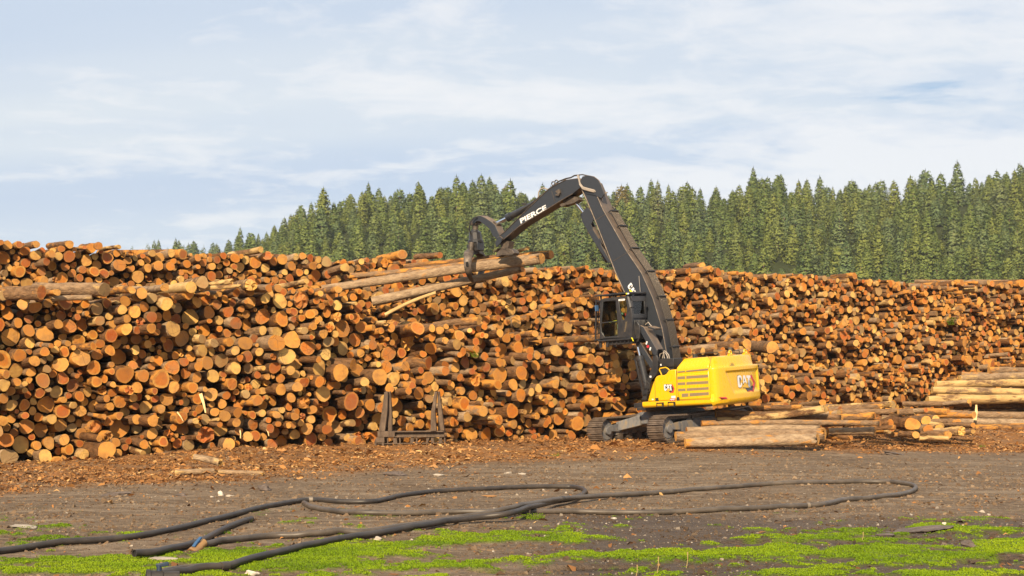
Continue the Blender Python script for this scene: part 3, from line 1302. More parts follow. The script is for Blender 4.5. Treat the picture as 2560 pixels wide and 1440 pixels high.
SPEC = [
    # held by the grapple
    ((1325, 639, 51.7), (876, 690, 52.3), 18, 14, 'orange', .75, .85, 'uppermost long patchy log held in the grapple', G_HELD, .04),
    ((1353, 647, 51.5), (806, 724, 52.1), 27, 20, 'tan', .92, .42, 'thickest long brown log held in the grapple', G_HELD, .05),
    ((1306, 672, 52.6), (930, 755, 51.9), 18, 25, 'orange', .97, .30, 'lowest grey-brown log drooping steeply from the grapple', G_HELD, .05),
    ((1378, 636, 52.3), (1010, 668, 53.0), 21, 16, 'orange', .5, .75, 'short-ended log sticking out furthest behind the thick held log', G_HELD, .02),
    ((1320, 620, 52.4), (1240, 645, 53.0), 9, 10, 'pale', .5, .95, 'thin stick poking upward from the held bundle', G_HELD, .01),
    ((1090, 732, 51.6), (962, 788, 50.6), 9, 9, 'pale', .5, 1.45, 'thin peeled pole slanting below the held bundle', G_HELD, .03),
    # beside the tracks
    ((2043, 1099, 45.5), (1713, 1108, 44.9), 28, 24, 'tan', .98, .52, 'half-buried grey log with bright torn patches, lowest beside the tracks', G_A, .03),
    ((2060, 1085, 46.0), (1689, 1091, 45.3), 30, 24, 'tan', .85, .38, 'thick lichen-grey log with tilted sawn end beside the track', G_A, .03),
    ((2052, 1074, 46.6), (1716, 1077, 46.1), 22, 19, 'orange', .95, .25, 'grey log lying just behind the thick lichen-grey log', G_A, .02),
    ((2200, 1058, 47.4), (1754, 1059, 46.8), 16, 17, 'orange', .8, .62, 'longest straight log stretching back past the grey ones', G_A, .04),
    ((2105, 1044, 48.2), (1789, 1032, 47.9), 15, 20, 'tan', .6, .45, 'brown log under the leaning pale one beside the counterweight', G_A, .03),
    ((2063, 1022, 47.7), (1793, 1049, 47.5), 20, 12, 'pale', .4, .86, 'pale leaning log rising towards its round orange end', G_A, .05),
    ((2004, 1018, 50.0), (1873, 1021, 49.8), 14, 14, 'tan', .5, .6, 'short pale log behind the leaning one', G_A, .01),
    ((2187, 1040, 48.6), (1985, 1046, 48.2), 18, 14, 'orange', .6, .78, 'orange-barked log with round tan end, middle of the low heap', G_A, .02),
    ((2187, 1077, 47.8), (2070, 1079, 47.6), 20, 17, 'tan', .9, .25, 'stubby grey log with notched end, front of the low heap', G_A, .01),
    ((2238, 1068, 48.6), (2150, 1073, 48.6), 13, 12, 'orange', .4, .6, 'small pale log beside the dark butt log', G_A, .01),
    ((2226, 1057, 48.7), (2170, 1058, 48.9), 18, 18, 'orange', .2, .2, 'dark brown log end just before the dark butt log', G_A, .01),
    ((2226, 1011, 52.5), (2072, 1020, 52.5), 14, 15, 'pale', .5, .72, 'pale splintered log on the back of the low heap', G_A, .03),
    ((2245, 1029, 51.5), (2072, 1030, 51.5), 13, 14, 'tan', .7, .5, 'flat grey-pink log behind the orange-barked one', G_A, .02),
    ((2202, 1016, 52.0), (2070, 1023, 52.4), 13, 13, 'tan', .7, .55, 'short brown log under the pale splintered one', G_A, .02),
    ((2279, 1060, 49.4), (2222, 1057, 50.8), 33, 31, 'tan', .1, .05, 'thick dark butt log with wide sawn face, right of the low heap', G_A, .01),
    ((2315, 1051, 50.3), (2280, 1050, 51.2), 22, 21, 'tan', .6, .4, 'stub with round tan end behind the dark butt log', G_C, .0),
    ((2321, 1073, 49.6), (2286, 1071, 50.6), 23, 22, 'orange', .8, .3, 'rough barked stub with orange end beside the dark butt', G_C, .0),
    ((2340, 1046, 51.2), (2308, 1044, 52.2), 16, 15, 'pale', .6, .5, 'pale stub higher up between heap and side stack', G_C, .0),
    ((2348, 1070, 50.3), (2328, 1068, 51.2), 17, 16, 'tan', .6, .6, 'pale stub low between the heap and side stack', G_C, .0),
    ((2371, 1062, 51.0), (2350, 1062, 52.2), 14, 14, 'orange', .4, .5, 'small dark-ringed stub close to the side stack', G_C, .0),
    ((2404, 1078, 49.5), (2330, 1083, 50.2), 24, 20, 'pale', .6, .85, 'yellow split log with broad pale end by the mud', G_C, .01),
    ((2290, 1087, 48.7), (2250, 1085, 49.6), 17, 15, 'tan', .5, .5, 'low tan-ended stub under the dark butt log', G_C, .0),
    ((2372, 1096, 48.4), (2298, 1096, 48.5), 11, 13, 'pale', .5, .9, 'flat yellow slab of log half sunk in the mud', G_C, .01),
    ((2128, 1094, 47.3), (2072, 1092, 47.9), 11, 10, 'orange', .4, .6, 'little orange-ended stub under the notched grey log', G_C, .0),
    # low side stack, running out of the picture
    ((2436, 1071, 55.6), (2690, 1061, 56.6), 15, 16, 'tan', .5, .9, 'bottom orange-barked log of the side stack', G_B, .03),
    ((2370, 1052, 56.0), (2690, 1058, 57.0), 17, 18, 'tan', .98, .35, 'white-flecked log second from the bottom of the side stack', G_B, .03),
    ((2348, 1034, 56.3), (2690, 1040, 57.3), 18, 19, 'tan', .85, .55, 'third log up, grey bark with orange strip, side stack', G_B, .03),
    ((2378, 1016, 57.0), (2690, 1012, 58.0), 17, 17, 'orange', .2, .5, 'dark shaded log under the pale peeled one, side stack', G_B, .02),
    ((2318, 1002, 56.2), (2690, 996, 57.2), 21, 19, 'pale', .6, 1.12, 'thick pale peeled log reaching out furthest, side stack', G_B, .03),
    ((2343, 991, 57.5), (2690, 986, 58.4), 12, 13, 'pale', .6, 1.08, 'thin log wedged above the pale peeled one, side stack', G_B, .02),
    ((2330, 975, 56.6), (2690, 987, 57.6), 15, 15, 'pale', .8, 1.08, 'knotty pale log sloping down to the right, side stack', G_B, .04),
    ((2339, 962, 57.2), (2690, 957, 58.2), 15, 16, 'pale', .7, 1.08, 'smooth pale log above the knotty one, side stack', G_B, .03),
    ((2399, 946, 57.8), (2690, 936, 58.6), 14, 20, 'pale', .9, .6, 'grey mottled log tapering to a pale tip, side stack', G_B, .03),
    ((2472, 926, 58.6), (2690, 929, 59.4), 14, 15, 'tan', .8, .7, 'topmost log of the side stack', G_B, .02),
    # across the top of the front stack
    ((262, 724, front_d(262, 1.0)), (90, 722, front_d(90, -.3) + 1.2), 37, 33, 'grey', .8, .55, 'thick top log with big grey weathered end', G_T, .02),
    ((104, 731, front_d(104, 1.1)), (-60, 738, front_d(-60, 0) + 1.0), 35, 30, 'red', .6, .5, 'thick top log with dark red-brown end', G_T, .02),
    ((143, 731, front_d(143, .9)), (60, 735, front_d(60) + 2.5), 18, 20, 'tan', .5, .8, 'small pale log between the two thick top logs', G_T, .01),
    ((229, 745, front_d(229, .6)), (130, 748, front_d(130, .4)), 15, 14, 'grey', .9, .5, 'grey flaking log under the grey-ended top log', G_T, .02),
    ((330, 725, front_d(330, .8)), (262, 732, front_d(262) + 3), 18, 16, 'tan', .5, .9, 'yellow peeled log just right of the grey-ended log', G_T, .01),
    ((355, 733, front_d(355, .9)), (325, 733, front_d(325) + 4), 28, 25, 'tan', .5, .4, 'stout tan-ended log facing the yard, top row', G_T, .01),
    ((412, 719, front_d(412, .8)), (360, 724, front_d(360) + 3.5), 21, 19, 'tan', .9, .4, 'white-flecked top log left of the pale peeled pair', G_T, .01),
    ((478, 718, front_d(478, .9)), (405, 730, front_d(405) + 3), 29, 26, 'pale', .5, 1.45, 'thick smooth peeled log of the pale pair', G_T, .01),
    ((506, 706, front_d(506, .2)), (470, 712, front_d(470) + 4), 31, 27, 'grey', .5, .7, 'grey-faced log tilting up highest on the front stack', G_T, .01),
    ((580, 703, front_d(580, .3)), (505, 712, front_d(505) + 1), 13, 14, 'pale', .5, .95, 'split yellow pole, upper of two, top of front stack', G_T, .02),
    ((599, 715, front_d(599, .8)), (500, 722, front_d(500) + .5), 9, 12, 'pale', .5, .95, 'thin split yellow pole, lower of two, top of front stack', G_T, .02),
    ((627, 713, front_d(627, .9)), (592, 718, front_d(592) + 4), 30, 27, 'pale', .6, .8, 'round pale-faced log beside the split poles', G_T, .01),
    ((767, 703, front_d(767, .6)), (690, 718, front_d(690) + 2), 14, 15, 'pale', .5, .9, 'pale pole slanting up left of the held logs', G_T, .02),
    ((846, 724, front_d(846, .8)), (775, 730, front_d(775) + 3), 19, 18, 'tan', .6, .7, 'tan top log where the held bundle passes', G_T, .01),
    ((1197, 803, front_d(1197, .7)), (1085, 815, front_d(1085) + 1.5), 20, 18, 'tan', .6, .6, 'long brown log lying along the step of the stack', G_T, .02),
    ((1338, 834, front_d(1338, .8)), (1275, 838, front_d(1275) + 2.5), 18, 16, 'tan', .5, .85, 'yellow peeled log midway along the front stack edge', G_T, .02),
    ((1560, 845, front_d(1560, .3)), (1395, 850, front_d(1395, .7)), 17, 15, 'tan', .6, .78, 'long pale log lying on the edge left of the cab', G_T, .02),
    ((1720, 880, front_d(1720, .5)), (1690, 880, front_d(1690) + 4), 21, 20, 'tan', .6, .5, 'tan-ended log beside the boom foot, above the yellow hood', G_T, .01),
    ((1841, 865, front_d(1841, .4)), (1775, 863, front_d(1775) + 2), 20, 18, 'orange', .5, .5, 'brown log above the middle of the yellow hood', G_T, .01),
    ((1868, 860, front_d(1868, .5)), (1820, 857, front_d(1820) + 3), 25, 23, 'tan', .5, .75, 'orange thick log over the hood lifting eyes', G_T, .01),
    ((1930, 868, front_d(1930, .7)), (1872, 865, front_d(1872) + 3), 30, 26, 'tan', .6, .4, 'thick tan-ended log above the counterweight corner', G_T, .01),
    ((1790, 868, front_d(1790, .3)), (1710, 874, front_d(1710) + 1.5), 16, 15, 'tan', .9, .35, 'grey log lying behind the hood handrail', G_T, .02),
    # on top of the rear stack
    ((174, 611, rear_d(174)), (125, 616, rear_d(125) + 3), 21, 19, 'tan', .5, .6, 'tan-ended log raised on the rear stack, far left', G_R, .01),
    ((246, 615, rear_d(246)), (205, 619, rear_d(205) + 3), 20, 18, 'orange', .5, .4, 'orange-ended log raised where the rear stack steps down', G_R, .01),
    ((298, 617, rear_d(298)), (252, 624, rear_d(252) + 2), 11, 10, 'pale', .5, .95, 'thin yellow log at the step of the rear stack', G_R, .01),
    ((652, 624, rear_d(652)), (575, 638, rear_d(575) + 2), 17, 17, 'pale', .5, .8, 'pale log tilting up against the low far trees', G_R, .02),
    ((1006, 636, rear_d(1006)), (948, 648, rear_d(948) + 2), 25, 20, 'orange', .4, .9, 'yellow tilted log standing proud left of the held logs', G_R, .02),
    ((1100, 638, rear_d(1100)), (1040, 642, rear_d(1040) + 2), 17, 16, 'red', .5, .4, 'red-ended log on the rear stack under the grapple', G_R, .01),
    ((1756, 664, rear_d(1756)), (1715, 667, rear_d(1715) + 3), 16, 15, 'tan', .6, .5, 'raised log on the rear stack right of the boom', G_R, .01),
    ((2137, 690, rear_d(2137)), (2080, 694, rear_d(2080) + 2), 16, 13, 'orange', .4, .7, 'orange tilted log on the rear stack above the clearing', G_R, .01),
    ((2405, 707, rear_d(2405)), (2345, 714, rear_d(2345) + 2), 17, 14, 'orange', .4, .9, 'bright yellow tilted log near the rear stack end', G_R, .01),
]
n_ = len(SPEC)
pe = np.zeros((n_, 3))
pb = np.zeros((n_, 3))
rA = np.zeros(n_)
rB = np.zeros(n_)
rnd_ = np.zeros((n_, 3))
bow = np.zeros(n_)
for i, s in enumerate(SPEC):
    if s[8] == G_HELD:
        s = ((s[0][0], s[0][1], s[0][2] + 1.5), (s[1][0], s[1][1], s[1][2] + 1.9)) + s[2:]
    pe[i] = at_depth(*s[0])
    pb[i] = at_depth(*s[1])
    k_ = 1.2 if s[8] == G_B else 1.0
    rA[i] = k_ * s[2] / 2 / FPX * s[0][2]
    rB[i] = k_ * s[3] / 2 / FPX * s[1][2]
    rnd_[i] = (s[5], min(1.6, s[6] + (.06 if s[8] in (G_A, G_B) else .0)), FCLS[s[4]] + .02)
    bow[i] = s[9]
dv = pe - pb
Ls = np.linalg.norm(dv, axis=1)
DX = LSX.make(pe, dv / Ls[:, None], Ls, rA, rB, rnd_, np.array([.05 if 'splinter' in s[7] or 'split' in s[7] else .004 for s in SPEC]), bow * 1.8, 51, np.array([{G_A: .75, G_HELD: .55, G_C: .45}.get(s[8], 0.0) for s in SPEC]), .045)
for i, s in enumerate(SPEC):
    LSX.single(DX, i, s[7], s[8])


# ------------------------------------------------------------------ the wooded hill
RIDGE = [(-1200, 700), (0, 690), (300, 672), (420, 664), (560, 655), (640, 640), (700, 605), (760, 572), (850, 560), (960, 540), (1130, 522), (1220, 518), (1300, 545), (1500, 545), (1700, 532), (1850, 522), (1930, 508),
         (2050, 545), (2150, 522), (2260, 545), (2330, 522), (2450, 515), (2560, 496), (2700, 465), (3400, 440)]


def hill_z(x, y):
    x = np.asarray(x, float)
    y = np.asarray(y, float)
    px = 1280 + FPX * x / np.maximum(y, 1)
    py = np.interp(px, *zip(*RIDGE))
    zr = (930 - (py - 20)) / FPX * 470 + CAM_H - 3.0
    t = sstep(245, 470, y) * .5 + np.clip((y - 250) / 220, 0, 1) * .5
    back = np.maximum(0, (y - 470)) * .10
    z = zr * t - back
    return z + (fbm(x * .03, y * .03, 61, 3) - .5) * 6 * np.clip((y - 255) / 60, 0, 1) - 1.5 * (1 - np.clip((y - 245) / 20, 0, 1))


hx = np.arange(-340, 430, 6.0)
hy = np.arange(246, 680, 6.0)
HX, HY = np.meshgrid(hx, hy)
HZ = hill_z(HX, HY)
hi = np.arange(HX.size).reshape(HX.shape)
hq = np.stack([hi[:-1, :-1], hi[:-1, 1:], hi[1:, 1:], hi[1:, :-1]], -1).reshape(-1, 4)
hill = link(bpy.data.objects.new('hillside', np_mesh('hillside', np.stack([HX, HY, HZ], -1).reshape(-1, 3), hq, M_HILL, None, True)))
hill['kind'] = 'structure'


def conifer(seed, H_, W_, dens, droop, gap, top):
    """trunk tubes and needle sprays of one conifer, base at the origin"""
    g = np.random.default_rng(seed)
    V, T, tone = [], [], []

    def tri(a, b, c, t):
        k = len(V)
        V.extend([a, b, c])
        T.append((k, k + 1, k + 2))
        tone.extend([t] * 3)
    z = H_ * gap
    up = np.array([0, 0, 1.0])
    while z < H_ * .99:
        f = (z - H_ * gap) / (H_ * (1 - gap))
        rmax = W_ * ((1 - f) ** top) * (.55 + .45 * min(1, f * 6 + .35))
        nb = max(4, int(dens * (4 + 5.5 * (1 - f))))
        ph = g.uniform(0, 6.28)
        for k in range(nb):
            a = ph + 6.283 * k / nb + g.normal(0, .3)
            rl = rmax * g.uniform(.66, 1.12) + .12
            if g.random() < .08:
                rl *= 1.25
            d = np.array([math.cos(a), math.sin(a), 0])
            sd = np.array([-d[1], d[0], 0])
            bt = float(np.clip(g.normal(.5, .26), 0, 1))
            z0 = z + g.normal(0, .16)
            for q0, lat in ((1.0, 0), (.80, -1), (.82, 1), (.56, 0)):
                if q0 < .9 and rl < .55:
                    continue
                if q0 < .6 and rl < 1.3:
                    continue
                off = lat * rl * .26 * g.uniform(.7, 1.3)
                p = d * rl * q0 + sd * off + up * (z0 - droop * rl * q0 * (1 - .3 * q0) + g.normal(0, .08))
                sz = (.40 + .26 * min(1, rl / 2)) * g.uniform(.75, 1.3)
                t_ = float(np.clip(bt + g.normal(0, .16), 0, 1))
                s2 = sd * math.cos(.5 * lat) + d * math.sin(.5 * lat) * -1
                sk = g.normal(0, .25)
                tri(p - s2 * sz * .62 - d * sz * .3, p + d * sz * .42 - up * sz * g.uniform(.35, .75) + s2 * sz * sk, p + s2 * sz * .62 - d * sz * .3, t_)
                tri(p - s2 * sz * .42 - d * sz * .2, p + s2 * sz * .42 - d * sz * .2, p + d * sz * g.uniform(.35, .7) + up * sz * g.uniform(.25, .6) + s2 * sz * g.normal(0, .3), float(np.clip(t_ + .12, 0, 1)))
        z += g.uniform(.40, .62) * (1.0 - .3 * f) * (H_ / 15)
    # the leader
    for k in range(5):
        a = 6.28 * k / 5
        b = np.array([math.cos(a) * .12, math.sin(a) * .12, H_ - .5])
        tri(b, np.array([0, 0, H_ + .75]), np.array([math.cos(a + 1.3) * .12, math.sin(a + 1.3) * .12, H_ - .4]), .6)
    crown = (np.array(V, np.float32), np.array(T), np.array(tone, np.float32))
    tv, tf = [], []
    n = 6
    zs = [0, H_ * .3, H_ * .65, H_ * .97]
    for k, zz_ in enumerate(zs):
        r_ = .24 * (1 - zz_ / H_) + .03
        for i in range(n):
            tv.append((r_ * math.cos(6.283 * i / n), r_ * math.sin(6.283 * i / n), zz_))
    for k in range(3):
        for i in range(n):
            j = (i + 1) % n
            tf += [(k * n + i, k * n + j, (k + 1) * n + j), (k * n + i, (k + 1) * n + j, (k + 1) * n + i)]
    return crown, (np.array(tv, np.float32), np.array(tf))


def puff_normals(me_, V, axis=None):
    """the sprays shade like a rounded tuft, not like single blades"""
    me_.polygons.foreach_set('use_smooth', np.ones(len(me_.polygons), bool))
    me_.normals_split_custom_set_from_vertices([tuple(v) for v in V])


def tuft_normals(V, tris, H_, seed):
    g = np.random.default_rng(seed)
    n = np.zeros_like(V)
    n[:, :2] = V[:, :2]
    n[:, 2] = .35 * np.linalg.norm(V[:, :2], axis=1) + .25
    n /= np.linalg.norm(n, axis=1)[:, None] + 1e-6
    j = np.repeat(g.normal(0, .62, (len(tris), 3)), 3, 0)
    n = n + j
    n /= np.linalg.norm(n, axis=1)[:, None]
    return n.astype(np.float32)


PROTO = []
for k, (H_, W_, dn, dr, gp, tp) in enumerate([(12, 2.9, 1.15, .30, .04, .60), (13.5, 2.8, 1.15, .42, .05, .68), (11, 3.0, 1.15, .18, .08, .48), (12.5, 3.1, 1.15, .35, .04, .56), (13, 2.8, 1.05, .28, .08, .52),
                                               (10, 2.8, 1.2, .25, .04, .46), (13.5, 2.5, 1.0, .45, .08, .72), (12, 3.3, 1.1, .15, .10, .42), (13.5, 3.1, 1.15, .38, .05, .58), (11.5, 2.7, 1.15, .32, .04, .64)]):
    cr, tk = conifer(100 + k, H_, W_, dn, dr, gp, tp)
    mc = np_mesh('crown', cr[0] * np.array([1.14, 1.14, 1.0], np.float32), cr[1], M_LEAF, {'tone': cr[2]})
    mt = np_mesh('trunk', tk[0], tk[1], M_TRUNK, None, True)
    cr = (cr[0] * np.array([1.14, 1.14, 1.0], np.float32), cr[1], cr[2])
    tn_ = tuft_normals(cr[0], cr[1], H_, 300 + k)
    puff_normals(mc, tn_)
    PROTO.append((mc, mt, cr, tk, H_, tn_))
print('tree tris', [len(p[2][1]) for p in PROTO])

TREES = []
g = np.random.default_rng(5)
yrow = 300.0
while yrow < 486:
    x0 = -yrow * .40 - 6
    x = x0 + g.uniform(0, 4)
    while x < yrow * .66:
        tx = x + g.normal(0, .8)
        ty = yrow + g.normal(0, 4.0)
        tz = float(hill_z(tx, ty))
        px, _ = project(np.array([tx, ty, tz]))
        sc = float(np.clip(g.normal(.74, .17), .42, 1.2))
        thin = 1.0 if px > 660 else (.4 if px > 590 else 0)
        if g.random() < .97 * thin:
            TREES.append((tx, ty, tz - .5, sc, int(g.integers(0, 10)), float(g.uniform(0, 6.28)), float(g.uniform(.0, 1.0))))
        x += g.uniform(3.7, 5.5)
    yrow += g.uniform(11, 14)
# the low far wood seen over the left end of the logs
for k in range(44):
    px = float(g.uniform(325, 660))
    y = float(g.uniform(520, 640))
    h0 = np.interp(px, [320, 420, 520, 600, 660], [622, 606, 612, 604, 590]) + g.uniform(-8, 16)
    p = at_depth(px, h0, y)
    sc = float(g.uniform(.9, 1.2))
    TREES.append((p[0], p[1], p[2] - 13 * sc, sc, int(g.integers(0, 10)), float(g.uniform(0, 6.28)), .78 + .15 * float(g.random())))  # tint kept blue-green: distance haze put into the needle colour

recs = []
for i, t in enumerate(TREES):
    top = np.array([t[0], t[1], t[2] + PROTO[t[4]][4] * t[3]])
    px, py = project(top)
    bx, by = project(np.array([t[0], t[1], t[2]]))
    recs.append((i, float(px), float(py), float(by - py), t[1]))


def hides(px):
    return np.interp(px, *zip(*TOP2)) - 8


vis = [r for r in recs if -10 < r[1] < 2570 and r[2] < hides(r[1])]
# how much of each shows: nearer trees cover the ones behind them
vis_sorted = sorted(vis, key=lambda r: r[4])
cover = np.full(2600, 2000.0)
score = {}
for i, px, py, hh, y in vis_sorted:
    w = 2.4 / y * FPX
    a, b = int(max(0, px - w)), int(min(2599, px + w))
    seg = np.minimum(cover[a:b], hides(px))
    wv = 1 - np.abs(np.linspace(-1, 1, max(1, b - a)))
    score[i] = float(np.maximum(0, seg - (py + (1 - wv) * hh * .55)).sum())
    cover[a:b] = np.minimum(cover[a:b], py + (1 - wv) * hh * .55 + 6)
order = sorted(score, key=lambda i: -score[i])
ONE = set([i for i in order if score[i] > 60][:292])
rec_of = {r[0]: r for r in recs}

TCOL = [(655, "in the far low wood"), (760, "at the forest's left end"), (860, 'left of the yellow tilted log'), (960, 'over the yellow tilted log'), (1070, 'between tilted log and grapple'), (1180, 'behind the grapple'),
        (1290, 'left of the white lettering'), (1400, 'behind the lettered stick'), (1530, "behind the boom's knee"), (1640, 'just right of the boom'), (1760, 'over the raised rear log'), (1900, 'above the cab-side yellow hood'),
        (2020, 'above the counterweight'), (2140, 'over the rear stack step'), (2260, 'right of the rear stack step'), (2380, 'above the side stack end'), (2480, 'above the side stack'), (9999, 'at the far right edge')]
TN = [(.0, 'dark green'), (.18, 'deep green'), (.36, 'olive green'), (.58, 'yellow-green'), (.76, 'blue-green'), (.995, 'reddish brown')]


def tint_name(v):
    r = TN[0][1]
    for p, n2 in TN:
        if v >= p:
            r = n2
    return r


tcells = {}
for i in ONE:
    r = rec_of[i]
    t = TREES[i]
    col = next(b for a, b in TCOL if r[1] < a)
    far = t[1] > 500
    sky = cover[int(np.clip(r[1], 0, 2599))] > r[2] - 14
    lowf = hides(r[1]) - r[2]
    band = '' if far else ('on the skyline' if sky and r[4] > 360 else ('just over the logs' if lowf < 55 else ('low on the slope' if lowf < 105 else 'high on the slope')))
    tcells.setdefault((band, col, tint_name(t[6])), []).append(i)
TORD = ['first', 'second', 'third', 'fourth', 'fifth', 'sixth', 'seventh', 'eighth', 'ninth', 'tenth', 'eleventh', 'twelfth']
for (band, col, tn), ids in tcells.items():
    ids.sort(key=lambda i: rec_of[i][1])
    for k, i in enumerate(ids):
        t = TREES[i]
        mc, mt, _, _, H_, _ = PROTO[t[4]]
        e = empty('conifer_tree', (t[0], t[1], t[2]))
        e.rotation_euler = (0, 0, t[5])
        e.scale = (t[3],) * 3
        lead = 'lone' if len(ids) == 1 else TORD[min(k, 11)]
        tail = '' if len(ids) == 1 else ' from the left'
        lab = f"{lead} {tn} conifer{tail} {band}{', ' if band else ' '}{col}".replace('  ', ' ')
        if len(lab.replace('-', ' ').split()) > 15:
            lab = lab.replace('first ', 'leftmost ').replace(' from the left', '') if k == 0 else lab.replace(' from the left', ' along')
        tag(e, lab, 'tree', 'conifers on the hillside' if t[1] < 500 else 'conifers of the far low wood')
        c = bpy.data.objects.new('crown', mc)
        c.color = (t[6], t[6], t[6], 1)
        link(c, e)
        link(bpy.data.objects.new('trunk', mt), e)

VV, TT, TON, TIN, MI, NN = [], [], [], [], [], []
nb = 0
for i, t in enumerate(TREES):
    if i in ONE:
        continue
    r = rec_of[i]
    if not (-150 < r[1] < 3700):
        continue
    ca, sa = math.cos(t[5]), math.sin(t[5])
    Rm = np.array([[ca, -sa, 0], [sa, ca, 0], [0, 0, 1]]) * t[3]
    for part, mi_ in ((PROTO[t[4]][2], 0), (PROTO[t[4]][3], 1)):
        v, f = part[0], part[1]
        if mi_ == 0 and (score.get(i, 0) < 25 and r[1] < 2580):
            # hardly seen: every third spray is enough
            f = f[::3]
        elif mi_ == 0 and r[1] >= 2580:
            f = f[::2]
        VV.append(v @ Rm.T + np.array([t[0], t[1], t[2]]))
        NN.append((PROTO[t[4]][5] if mi_ == 0 else v * np.array([1, 1, .0]) + np.array([0, 0, .02])) @ (Rm / t[3]).T)
        TT.append(f + nb)
        nb += len(v)
        TON.append(part[2] if mi_ == 0 else np.zeros(len(v)))
        TIN.append(np.full(len(v), t[6]))
        MI.append(np.full(len(f), mi_))
mw = np_mesh('background_wood', np.concatenate(VV), np.concatenate(TT), [M_LEAF_FAR, M_TRUNK], {'tone': np.concatenate(TON), 'tint': np.concatenate(TIN)}, False, np.concatenate(MI))
puff_normals(mw, np.concatenate(NN) / (np.linalg.norm(np.concatenate(NN), axis=1)[:, None] + 1e-6))
wood = link(bpy.data.objects.new('background_wood', mw))
tag(wood, 'the rest of the conifers filling in between and behind the nearer ones', 'trees', kind='stuff')
print('trees', len(TREES), 'single', len(ONE), 'wood tris', len(mw.polygons))


# ------------------------------------------------------------------ the tracked log loader
YAW = rad(38)
ROLL = rad(-4.3)
F_ = np.array([-math.cos(YAW), math.sin(YAW), 0])
L_ = np.array([-math.sin(YAW), -math.cos(YAW), 0])
U_ = np.array([0, 0, 1.0])
RY = np.array([[math.cos(ROLL), 0, math.sin(ROLL)], [0, 1, 0], [-math.sin(ROLL), 0, math.cos(ROLL)]])
MM = RY @ np.stack([F_, L_, U_], 1)
MO = np.array([4.93, 49.0, .43])


def loc(px, py, lat, k=1):
    """point on the machine (forward, left, up) seen at a pixel, on the plane where coordinate k is lat"""
    o = MM.T @ (CAMP - MO)
    d = MM.T @ ray(px, py)
    return o + d * ((lat - o[k]) / d[k])


def w2m(p):
    return MM.T @ (np.asarray(p) - MO)


loader = empty('log_loader', tuple(MO))
loader.matrix_world = Matrix.Translation(Vector(MO)) @ Matrix([[*MM[0], 0], [*MM[1], 0], [*MM[2], 0], [0, 0, 0, 1]])
tag(loader, 'yellow and black tracked log loader lifting logs in its grapple', 'log loader')


def zc(pts, ox, oy, s):
    return [(ox + x * s, oy + y * s) for x, y in pts]


def pslab(mb, poly, l0, l1, mi=0):
    A = [loc(x, y, l0) for x, y in poly]
    B = [np.array([a[0], l1, a[2]]) for a in A]
    return mb.slab(A, B, mi)


def part(name, mb, mats, parent=loader, bevel=.012, smooth=35):
    return mb.build(name, mats, parent, smooth, bevel)


# --- undercarriage (turned against the upper part)
UA = rad(82)
UOX, UOY, UOZ = -.47, -.36, -.06


def uc(x, y, z):
    return (UOX + x * math.cos(UA) - y * math.sin(UA), UOY + x * math.sin(UA) + y * math.cos(UA), z + UOZ)


def ucs(mb, pts, y0, y1, mi=0):
    return mb.slab([uc(x, y0, z) for x, z in pts], [uc(x, y1, z) for x, z in pts], mi)


mb = MB()
mb.loft([[uc(sx * a, sy * b, z) for sx, sy in ((-1, -1), (1, -1), (1, 1), (-1, 1))] for a, b, z in ((.75, .7, .42), (.95, .85, .55), (.95, .85, .78), (.8, .75, .94))])
for sx in (-1, 1):
    for sy in (-1, 1):
        A = [uc(sx * .35, sy * .62, .50), uc(sx * 1.0, sy * .55, .50), uc(sx * 1.0, sy * .55, .86), uc(sx * .35, sy * .62, .86)]
        B = [uc(sx * .95, sy * 1.12, .36), uc(sx * 1.62, sy * 1.12, .36), uc(sx * 1.62, sy * 1.12, .68), uc(sx * .95, sy * 1.12, .68)]
        mb.slab(A, B)
part('carbody', mb, M_FRAME, bevel=.02)
mb = MB()
mb.cyl((UOX, UOY, .87), (UOX, UOY, 1.02), .80, 40)
mb.cyl((UOX, UOY, .90), (UOX, UOY, .93), .86, 40)
part('swing_ring', mb, M_WORN, bevel=0)

HL, RW = 2.06, .415
pitch = .205


def track_point(s):
    """position and tangent angle round the loop, s in metres"""
    st = 2 * HL
    arc = math.pi * RW
    per = 2 * st + 2 * arc
    s = s % per
    if s < st:                                      # ground run
        return -HL + s, .0, 0.0
    s -= st
    if s < arc:
        a = s / RW
        return HL + RW * math.sin(a), RW - RW * math.cos(a), a
    s -= arc
    if s < st:                                      # top run hangs a little between the carrier rollers
        x = HL - s
        return x, 2 * RW - .045 * math.sin(s / st * math.pi) * (1 + .3 * math.sin(s / st * 9)), math.pi
    s -= st
    a = s / RW
    return -HL - RW * math.sin(a), RW + RW * math.cos(a), math.pi + a


